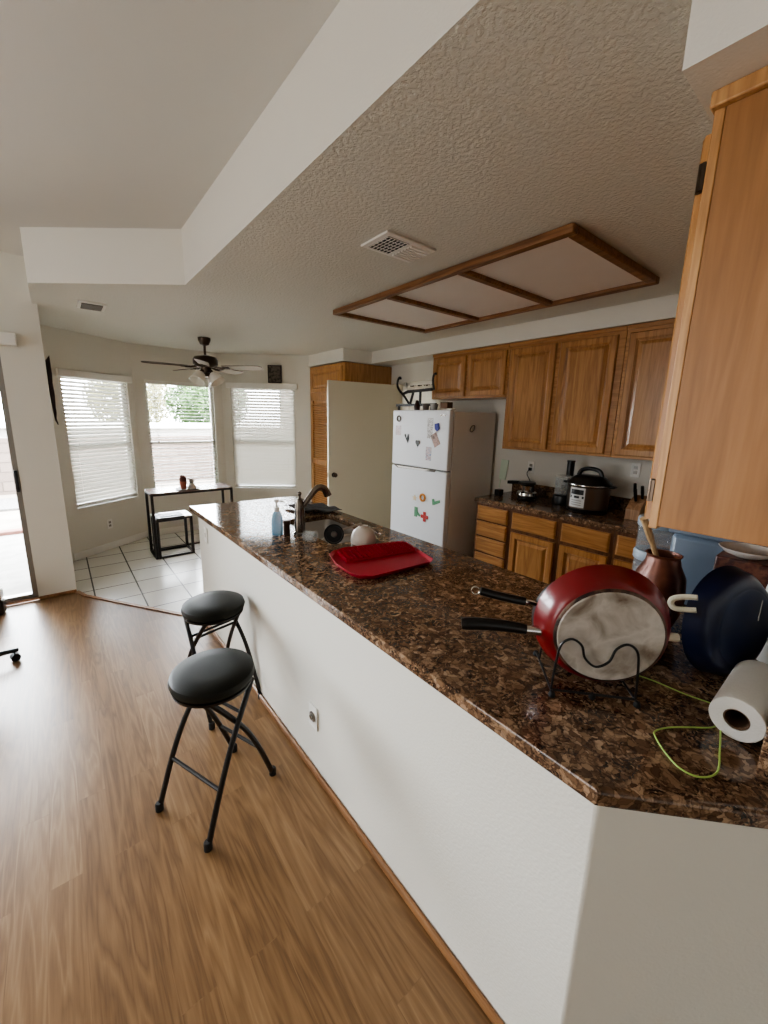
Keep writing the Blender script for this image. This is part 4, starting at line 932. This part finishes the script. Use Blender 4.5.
h = MB().tube(smooth_path([hc+tv*0.196,hc+tv*0.25+Vector((0,0,0.004)),hc+tv*0.31+Vector((0,0,0.004)),hc+tv*0.375+Vector((0,0,-0.002))],4),0.012,12,rs=[0.014,0.0145,0.015,0.0155,0.016,0.0165,0.017,0.017,0.0175,0.0175,0.018,0.018,0.016]).build('handle', M['blackp'], fp)
MB().cyl(hc+tv*0.155,hc+tv*0.198,0.0135,0.0135,n=14).build('ferrule', M['chrome'], h)
MB().tube([hc-tv*0.16+Vector((0,0,0.02)),hc-tv*0.188+Vector((0,0,0.02))],0.011,10).build('helper_handle', M['cream'], fp)
# grey pan behind it
C2 = C0 - n*0.088 + Vector((0,0,-0.014)) + tv*0.026
gp = thing('frying_pan', tuple(C2), 'grey nonstick pan standing behind the red pan, only rim and handle showing', 'pan')
MB().lathe([(0.0,0.0),(0.10,0.0),(0.118,0.008),(0.138,0.035),(0.141,0.037),(0.136,0.037),(0.115,0.012),(0.0,0.006)],C2,Rp,48,caps=False).build('body', M['greypan'], gp)
h2c = C2-n*0.03+Vector((0,0,0.040))
h = MB().tube(smooth_path([h2c+tv*0.165,h2c+tv*0.22+Vector((0,0,0.006)),h2c+tv*0.295+Vector((0,0,0.020))],4),0.0125,12).build('handle', M['blackp'], gp)
MB().cyl(h2c+tv*0.132+Vector((0,0,-0.005)),h2c+tv*0.167,0.008,0.009,n=12).build('ferrule', M['chrome'], h)
e = h2c+tv*0.297+Vector((0,0,0.020))
MB().tube(arc(e+tv*0.012,0.012,0,2*PI*15/16,15,tuple(tv),(0,0,1)),0.003,6,closed=True).build('hanging_loop', M['chrome'], h)
# rack
wr = thing('pan_rack', (1.10,0.39,CT), 'black wire pan rack with a wavy front holding the red pan', 'rack')
fo = Vector((1.06,0.385,0))+n*0.012
def WP(s, z, back=0.0): return fo + tv*s - n*back + Vector((0,0,z))
pts = smooth_path([WP(0.105,CT+0.012),WP(0.100,CT+0.10),WP(0.092,CT+0.148),WP(0.068,CT+0.166),WP(0.042,CT+0.150),WP(0.030,CT+0.115),WP(0.002,CT+0.094),WP(-0.028,CT+0.112),WP(-0.042,CT+0.150),WP(-0.068,CT+0.166),WP(-0.092,CT+0.148),WP(-0.100,CT+0.10),WP(-0.105,CT+0.012)],6)
MB().tube(pts,0.0032,8).build('front_wire', M['blackmetal'], wr)
pts = [p - n*0.052 for p in pts]
MB().tube([p-n*0.088 for p in pts],0.0032,8).build('back_wire', M['blackmetal'], wr)
for s in (0.105,-0.105):
    MB().tube([WP(s,CT+0.012,-0.015),WP(s,CT+0.012,0.185)],0.0035,8).build('side_rail', M['blackmetal'], wr)
MB().tube([WP(-0.105,CT+0.012,0.0),WP(0.105,CT+0.012,0.0)],0.0035,8).build('cross_rail', M['blackmetal'], wr)
for s,b in ((0.105,-0.012),(-0.105,-0.012),(0.105,0.182),(-0.105,0.182),(0,0.0)):
    p = WP(s,0,b); MB().lathe([(0.0,0.0006),(0.008,0.0006),(0.009,0.006),(0.006,0.014),(0.0,0.016)],(p.x,p.y,CT),n=12).build('foot', M['rubber'], wr)
# ------------------------------------------------------------------ navy pan on its side with cream handle
n2 = Vector((-0.33,-0.94,0.10)).normalized(); Rn = frame_from(-n2); Cn = Vector((1.465,0.163,CT+0.166))
nv = thing('navy_pan', tuple(Cn), 'large round navy pan standing on edge behind the paper roll with a cream side handle', 'pan')
MB().lathe([(0.0,0.0),(0.112,0.0),(0.134,0.008),(0.152,0.028),(0.159,0.058),(0.163,0.062),(0.157,0.062),(0.148,0.032),(0.124,0.012),(0.0,0.008)],Cn,Rn,56,caps=False).build('body', M['navy'], nv)
MB().lathe([(0.0,-0.003),(0.106,-0.003),(0.111,-0.0005)],Cn,Rn,48,caps=False).build('base_plate', M['navyd'], nv)
MB().box(-0.003,0.003,-0.001,0.001,-0.03,0.03).build('glint_bar', M['alu'], nv, local=True).location = tuple(-n2*-0.0045+Vector((0.02,-0.016,0.055)))  # pale bar drawing the line of reflected light on the navy base
MB().tube(smooth_path([(1.330,0.252,1.180),(1.325,0.278,1.174),(1.318,0.301,1.163),(1.316,0.306,1.148),(1.317,0.296,1.136),(1.325,0.273,1.138),(1.330,0.250,1.144)],5),0.008,8).build('side_handle', M['cream'], nv)
# black pot behind pans
bp_ = thing('stock_pot', (1.40,0.415,CT), 'black pot standing between the red pan and the navy pan', 'pot')
MB().lathe([(0.0,0.0006),(0.07,0.0006),(0.078,0.012),(0.080,0.15),(0.084,0.155),(0.078,0.155),(0.072,0.02),(0.0,0.012)],(1.40,0.405,CT),n=36,caps=False).build('body', M['blackp'], bp_)
MB().lathe([(0.083,0.156),(0.06,0.166),(0.0,0.172)],(1.40,0.405,CT),n=36,caps=False).build('lid', M['blackp'], bp_)
hx_ = Vector((1.40,0.405,CT+0.125)); ud = Vector((-0.93,-0.36,0)).normalized(); vd = Vector((-ud.y,ud.x,0))
MB().tube([hx_+ud*0.078+vd*0.03,hx_+ud*0.10+vd*0.026,hx_+ud*0.10-vd*0.026,hx_+ud*0.078-vd*0.03],0.006,8).build('handle', M['blackp'], bp_)
# copper brown crock with wooden spoon
cr = thing('utensil_crock', (1.66,0.43,CT), 'brown copper-glazed crock behind the red pan holding a wooden spoon', 'crock')
MB().lathe([(0.0,0.0006),(0.055,0.0006),(0.072,0.05),(0.082,0.12),(0.075,0.19),(0.055,0.235),(0.050,0.26),(0.056,0.27),(0.050,0.27),(0.045,0.24),(0.0,0.23)],(1.66,0.43,CT),n=36,caps=False).build('body', M['copper'], cr)
sp_ = MB().tube(smooth_path([(1.65,0.44,CT+0.235),(1.61,0.465,CT+0.33),(1.58,0.485,CT+0.40)],5),0.008,8,rs=[0.009]*5+[0.012]*5+[0.014]).build('wooden_spoon', M['spoon']); tag(sp_,'pale wooden spoon leaning out of the brown crock','spoon')
# canisters
def canister(z, h, label):
    c = thing('food_canister', (2.11,0.595,z), label, 'canister', 'stacked clear canisters on the near counter')
    MB().lathe([(0.0,0.0006),(0.072,0.0006),(0.076,0.01),(0.076,h-0.045),(0.0,h-0.045)],(2.11,0.585,z),n=32).build('body', M['canbody'], c)
    MB().lathe([(0.079,h-0.0445),(0.082,h-0.04),(0.082,h-0.012),(0.076,h-0.001),(0.0,h-0.0005)],(2.11,0.585,z),n=32).build('lid', M['canlid'], c)
canister(CT,0.155,'lower clear canister with a blue-grey lid on the near counter leg')
canister(CT+0.1552,0.155,'upper clear canister with a blue-grey lid stacked on another canister')
sbx = thing('storage_bin', (2.10,0.36,CT), 'blue-grey translucent plastic bin under the near wall cabinet', 'bin')
MB().prism([(1.93,0.24),(2.30,0.24),(2.30,0.488),(1.93,0.488)],CT+0.0006,CT+0.29).build('body', M['bin'], sbx, bevel=0.02)
MB().prism([(1.92,0.23),(2.31,0.23),(2.31,0.498),(1.92,0.498)],CT+0.2905,CT+0.32).build('lid', M['bin'], sbx, bevel=0.008)
tin = thing('tea_tin', (1.79,0.24,CT), 'maroon patterned square tin behind the navy pan', 'tin')
MB().box(1.74,1.86,0.165,0.305,CT+0.0006,CT+0.285).build('body', M['maroon'], tin, bevel=0.006)
o = MB().lathe([(0.03,0.0),(0.06,0.012),(0.078,0.03),(0.075,0.031),(0.055,0.016),(0.0,0.006)],(1.80,0.235,CT+0.2856),n=32,caps=False).build('saucer', M['ceramic']); tag(o,'white saucer sitting on the maroon tin','saucer')
bt = thing('squeeze_bottle', (1.69,0.118,CT), 'white squeeze bottle with a red cap at the right edge beside the navy pan', 'bottle')
MB().lathe([(0.0,0.0006),(0.040,0.0006),(0.044,0.02),(0.044,0.23),(0.03,0.29),(0.018,0.305),(0.0,0.305)],(1.69,0.118,CT)).build('body', M['white'], bt)
MB().lathe([(0.0,0.3055),(0.02,0.3055),(0.02,0.335),(0.009,0.345),(0.007,0.375),(0.0,0.376)],(1.69,0.118,CT)).build('cap', M['redcap'], bt)
# paper towel roll lying on the counter
pr = thing('paper_towel_roll', (1.28,0.113,CT), 'white paper towel roll lying on its side at the right edge', 'paper roll')
ax = Vector((1.0,0.0,0)).normalized(); pc0 = Vector((1.172,0.1115,CT+0.0525)); Rr = frame_from(ax)
MB().lathe([(0.0245,0.0),(0.050,0.0),(0.0515,0.002),(0.0515,0.248),(0.050,0.25),(0.0245,0.25)],pc0,Rr,48,caps=False).build('sheets', M['paper'], pr)
MB().lathe([(0.0240,0.002),(0.0240,0.248),(0.0215,0.248),(0.0215,0.002),(0.0240,0.002)],pc0,Rr,32,caps=False).build('cardboard_core', M['card'], pr)
# lime cable
cz = CT+0.0026
path = smooth_path([(1.22,0.42,cz),(1.255,0.35,cz),(1.268,0.300,cz),(1.272,0.229,cz),(1.282,0.165,cz),(1.24,0.137,cz),(1.178,0.15,cz),(1.134,0.183,cz),(1.091,0.214,cz),(1.05,0.230,cz),(1.027,0.221,cz),(0.996,0.194,cz),(0.972,0.160,cz),(0.979,0.127,cz),(1.024,0.108,cz),(1.104,0.120,cz),(1.18,0.135,cz+0.006)],6)
o = MB().tube(path,0.0019,8).build('charging_cable', M['lime']); tag(o,'thin lime green cable looped on the granite by the paper roll','cable')

# ------------------------------------------------------------------ back counter appliances
pk = thing('pressure_cooker', (3.42,1.47,CT), 'steel electric pressure cooker with black lid and pale control panel', 'cooker')
px, py = 3.42, 1.475
MB().lathe([(0.0,0.0006),(0.14,0.0006),(0.152,0.01),(0.155,0.03),(0.15,0.035)],(px,py,CT)).build('base', M['blackp'], pk)
MB().lathe([(0.148,0.032),(0.156,0.035),(0.158,0.21),(0.150,0.215),(0.0,0.215)],(px,py,CT),n=48).build('body', M['cookersteel'], pk)
MB().lathe([(0.150,0.2155),(0.165,0.216),(0.166,0.236),(0.158,0.246),(0.13,0.275),(0.10,0.295),(0.0,0.30)],(px,py,CT),n=48).build('lid', M['blackp'], pk)
MB().lathe([(0.1665,0.219),(0.1675,0.223),(0.1665,0.228)],(px,py,CT),n=48,caps=False).build('lid_band', M['chrome'], pk)
MB().tube(smooth_path([(px,py+0.095,CT+0.285),(px,py+0.07,CT+0.335),(px,py,CT+0.352),(px,py-0.07,CT+0.335),(px,py-0.095,CT+0.285)],5),0.017,10).build('lid_handle', M['blackp'], pk)
for s in (1,-1): MB().obox((px,py+s*0.183,CT+0.222),(0.06,0.045,0.018),Matrix.Identity(3)).build('side_handle', M['blackp'], pk, bevel=0.006)
# curved control panel facing the room
def panel(a0,a1,z0,z1,r):
    mb = MB(); k=10; vs=[]
    for z in (z0,z1):
        for i in range(k+1):
            a=a0+(a1-a0)*i/k; vs.append((px+r*math.cos(a),py+r*math.sin(a),z))
    return mb.add(vs,[(i,i+1,k+2+i,k+1+i) for i in range(k)])
pa0,pa1 = math.radians(150),math.radians(196)
pn = panel(pa0,pa1,CT+0.045,CT+0.205,0.1600).build('control_panel', M['panelwhite'], pk)
panel(math.radians(154),math.radians(192),CT+0.150,CT+0.190,0.1610).build('display', M['blackp'], pn)
for a in (155,173,191): panel(math.radians(a-(8 if a==173 else 2.5)),math.radians(a+(8 if a==173 else 2.5)),CT+0.120,CT+0.138,0.1610).build('button', M['blackp'], pn)
for k in range(3): panel(math.radians(158),math.radians(188),CT+0.062+k*0.018,CT+0.068+k*0.018,0.1608).build('print_line', M['alu'], pn)
# food processor
fpz = thing('food_processor', (3.50,1.72,CT), 'food processor with clear bowl and tall black feed tube', 'food processor')
gx,gy = 3.52,1.735
MB().lathe([(0.0,0.0006),(0.085,0.0006),(0.09,0.02),(0.08,0.075),(0.06,0.085),(0.0,0.085)],(gx,gy,CT)).build('base', M['blackp'], fpz)
MB().lathe([(0.06,0.0855),(0.072,0.09),(0.076,0.23),(0.073,0.23),(0.069,0.095),(0.0,0.092)],(gx,gy,CT),caps=False).build('bowl', M['clear'], fpz)
MB().cyl((gx,gy,CT+0.0925),(gx,gy,CT+0.17),0.018,n=14).obox((gx,gy,CT+0.12),(0.11,0.02,0.004),Matrix.Rotation(0.3,3,'Y')).build('blade', M['blackp'], fpz)
MB().lathe([(0.078,0.2305),(0.078,0.245),(0.06,0.258),(0.0,0.262)],(gx,gy,CT)).build('lid', M['clear'], fpz)
MB().lathe([(0.03,0.2625),(0.03,0.38),(0.033,0.382),(0.033,0.395),(0.0,0.396)],(gx-0.005,gy-0.045,CT)).build('feed_tube', M['blackp'], fpz)
MB().tube([(gx-0.06,gy-0.07,CT+0.10),(gx-0.08,gy-0.095,CT+0.12),(gx-0.08,gy-0.095,CT+0.21),(gx-0.06,gy-0.07,CT+0.235)],0.012,8).build('handle', M['blackp'], fpz)
# waffle maker
wm = thing('waffle_maker', (3.46,2.07,CT), 'black and silver waffle maker with a long handle, left of the food processor', 'waffle maker')
wx,wy = 3.45,2.045
MB().lathe([(0.0,0.0006),(0.075,0.0006),(0.085,0.012),(0.085,0.03),(0.075,0.04),(0.0,0.04)],(wx,wy,CT)).build('base', M['blackp'], wm)
MB().lathe([(0.086,0.031),(0.093,0.04),(0.09,0.065),(0.075,0.075),(0.0,0.076)],(wx,wy,CT)).build('lower_shell', M['chrome'], wm)
MB().lathe([(0.0,0.0765),(0.055,0.0765),(0.057,0.13),(0.05,0.135),(0.0,0.136)],(wx,wy-0.012,CT)).build('drum', M['chrome'], wm)
MB().lathe([(0.0,0.1365),(0.075,0.1365),(0.08,0.145),(0.075,0.162),(0.0,0.165)],(wx,wy+0.005,CT)).build('lid', M['blackp'], wm)
MB().tube([(wx-0.02,wy+0.07,CT+0.150),(wx-0.06,wy+0.13,CT+0.148),(wx-0.08,wy+0.165,CT+0.146)],0.014,10,rs=[0.016,0.017,0.015]).build('handle', M['blackp'], wm)
o = MB().tube(smooth_path([(XB-0.02,2.19,1.175),(XB-0.05,2.20,1.13),(XB-0.06,2.16,1.07),(XB-0.09,2.11,1.02),(XB-0.16,2.08,CT+0.02)],5),0.004,8).box(XB-0.03,XB-0.0095,2.178,2.202,1.157,1.187).build('power_cord', M['blackp']); tag(o,'black power cord hanging from the outlet above the waffle maker','cord')
o = MB().box(3.34,3.41,2.27,2.33,CT+0.0006,CT+0.06).build('small_black_box', M['blackp'], bevel=0.006); tag(o,'small black box on the counter beside the refrigerator','box')
# pale green paddle leaning by the fridge
gp_ = thing('flyswatter', (3.72,2.50,1.0), 'pale green plastic swatter hung on the wall just right of the refrigerator', 'swatter')
MB().extr([(3.7285,2.535,1.24),(3.7285,2.445,1.235),(3.7285,2.47,1.02),(3.7285,2.55,1.03)],(-0.012,0,0)).build('paddle', M['green'], gp_, bevel=0.003)
MB().tube([(3.722,2.53,1.028),(3.722,2.54,0.93)],0.006,8).build('handle', M['green'], gp_)
# knife block
kb = thing('knife_block', (3.45,1.12,CT), 'wooden knife block with black-handled knives at the right of the back counter', 'knife block')
kx,ky = 3.44,1.115
MB().extr([(kx-0.07,ky-0.05,CT+0.0006),(kx+0.07,ky-0.05,CT+0.0006),(kx+0.07,ky-0.05,CT+0.18),(kx-0.02,ky-0.05,CT+0.13),(kx-0.07,ky-0.05,CT+0.08)],(0,0.10,0)).build('block', M['knifeblock'], kb, bevel=0.004)
for i,(dx,dy,L_) in enumerate(((0.03,0.03,0.12),(0.03,-0.02,0.105),(-0.01,0.01,0.10))):
    b0 = Vector((kx+dx,ky+dy,CT+0.145+dx*0.5)); d_ = Vector((-0.35,0,0.94))
    MB().tube([b0,b0+d_*L_*0.5,b0+d_*L_],0.011,8,rs=[0.009,0.012,0.011]).build('knife_handle', M['blackp'], kb)

# ------------------------------------------------------------------ camera
cam = bpy.data.cameras.new('camera'); co = bpy.data.objects.new('camera', cam); col.objects.link(co)
fpx = 400.4378; yaw, pitch, roll = 0.66464, 0.2012, 0.0193
yaw = 0.6686
cam.sensor_fit = 'VERTICAL'; cam.sensor_height = 36.0; cam.sensor_width = 27.0
cam.lens = fpx/1024*36.0
cam.shift_x = (384-375.0014)/1024; cam.shift_y = (499.8876-512)/1024
fwd = Vector((math.sin(yaw)*math.cos(pitch), math.cos(yaw)*math.cos(pitch), -math.sin(pitch)))
right = Vector((math.cos(yaw), -math.sin(yaw), 0)); up = right.cross(fwd)
r2 = right*math.cos(roll)+up*math.sin(roll); u2 = -right*math.sin(roll)+up*math.cos(roll)
mw = Matrix((r2, u2, -fwd)).transposed().to_4x4(); mw.translation = Vector((0,0,1.6442)); co.matrix_world = mw
cam.clip_start = 0.02
bpy.context.scene.camera = co

# ------------------------------------------------------------------ light
w = bpy.data.worlds.new('world'); bpy.context.scene.world = w; w.use_nodes = True
bgn = w.node_tree.nodes['Background']; bgn.inputs['Color'].default_value = (0.90,0.95,1.0,1); bgn.inputs['Strength'].default_value = 37.0
sun = bpy.data.lights.new('sun','SUN'); sun.energy = 12.0; sun.angle = 0.02; sun.color = (1,0.95,0.86)
so = bpy.data.objects.new('sun', sun); col.objects.link(so)
so.rotation_euler = Vector((-0.35,0.55,-0.85)).to_track_quat('-Z','Y').to_euler()
def area(name, loc, target, sx, sy, e, c=(1,1,1), portal=False):
    l = bpy.data.lights.new(name,'AREA'); l.shape = 'RECTANGLE'; l.size = sx; l.size_y = sy; l.energy = e; l.color = c
    o = bpy.data.objects.new(name, l); col.objects.link(o); o.location = loc
    o.rotation_euler = (Vector(target)-Vector(loc)).to_track_quat('-Z','Z').to_euler()
    if portal: l.cycles.is_portal = True
    return o
# portals where daylight enters
for P, s0, s1 in ((P1,0.115,0.925),(P2,0.125,0.985),(P3,0.115,1.035)):
    c = P[0]+P[1]*(s0+s1)/2+P[2]*0.13+Vector((0,0,1.33)); area('portal', c, c-P[2], s1-s0, 1.55, 1, portal=True)
area('portal', (-1.29,4.6,1.06), (-1.29,0,1.06), 2.1, 2.15, 1, portal=True)
# area lamps added inside closed walls, standing in for unseen living room windows
area('unseen_window_fill', (-4.0,2.2,1.45), (0,1.6,1.1), 3.2, 2.0, 74, (0.97,0.99,1.0))
area('unseen_window_fill', (-1.2,-3.4,1.5), (0.4,1,1.2), 3.0, 2.0, 9, (0.97,0.99,1.0))

sc = bpy.context.scene
sc.view_settings.view_transform = 'AgX'; sc.view_settings.look = 'AgX - Medium High Contrast'; sc.view_settings.exposure = 0.35
sc.cycles.max_bounces = 10; sc.cycles.diffuse_bounces = 6; sc.cycles.transparent_max_bounces = 16
sc.cycles.caustics_reflective = False; sc.cycles.caustics_refractive = False
sc.cycles.sample_clamp_indirect = 6
sc.cycles.use_denoising = True
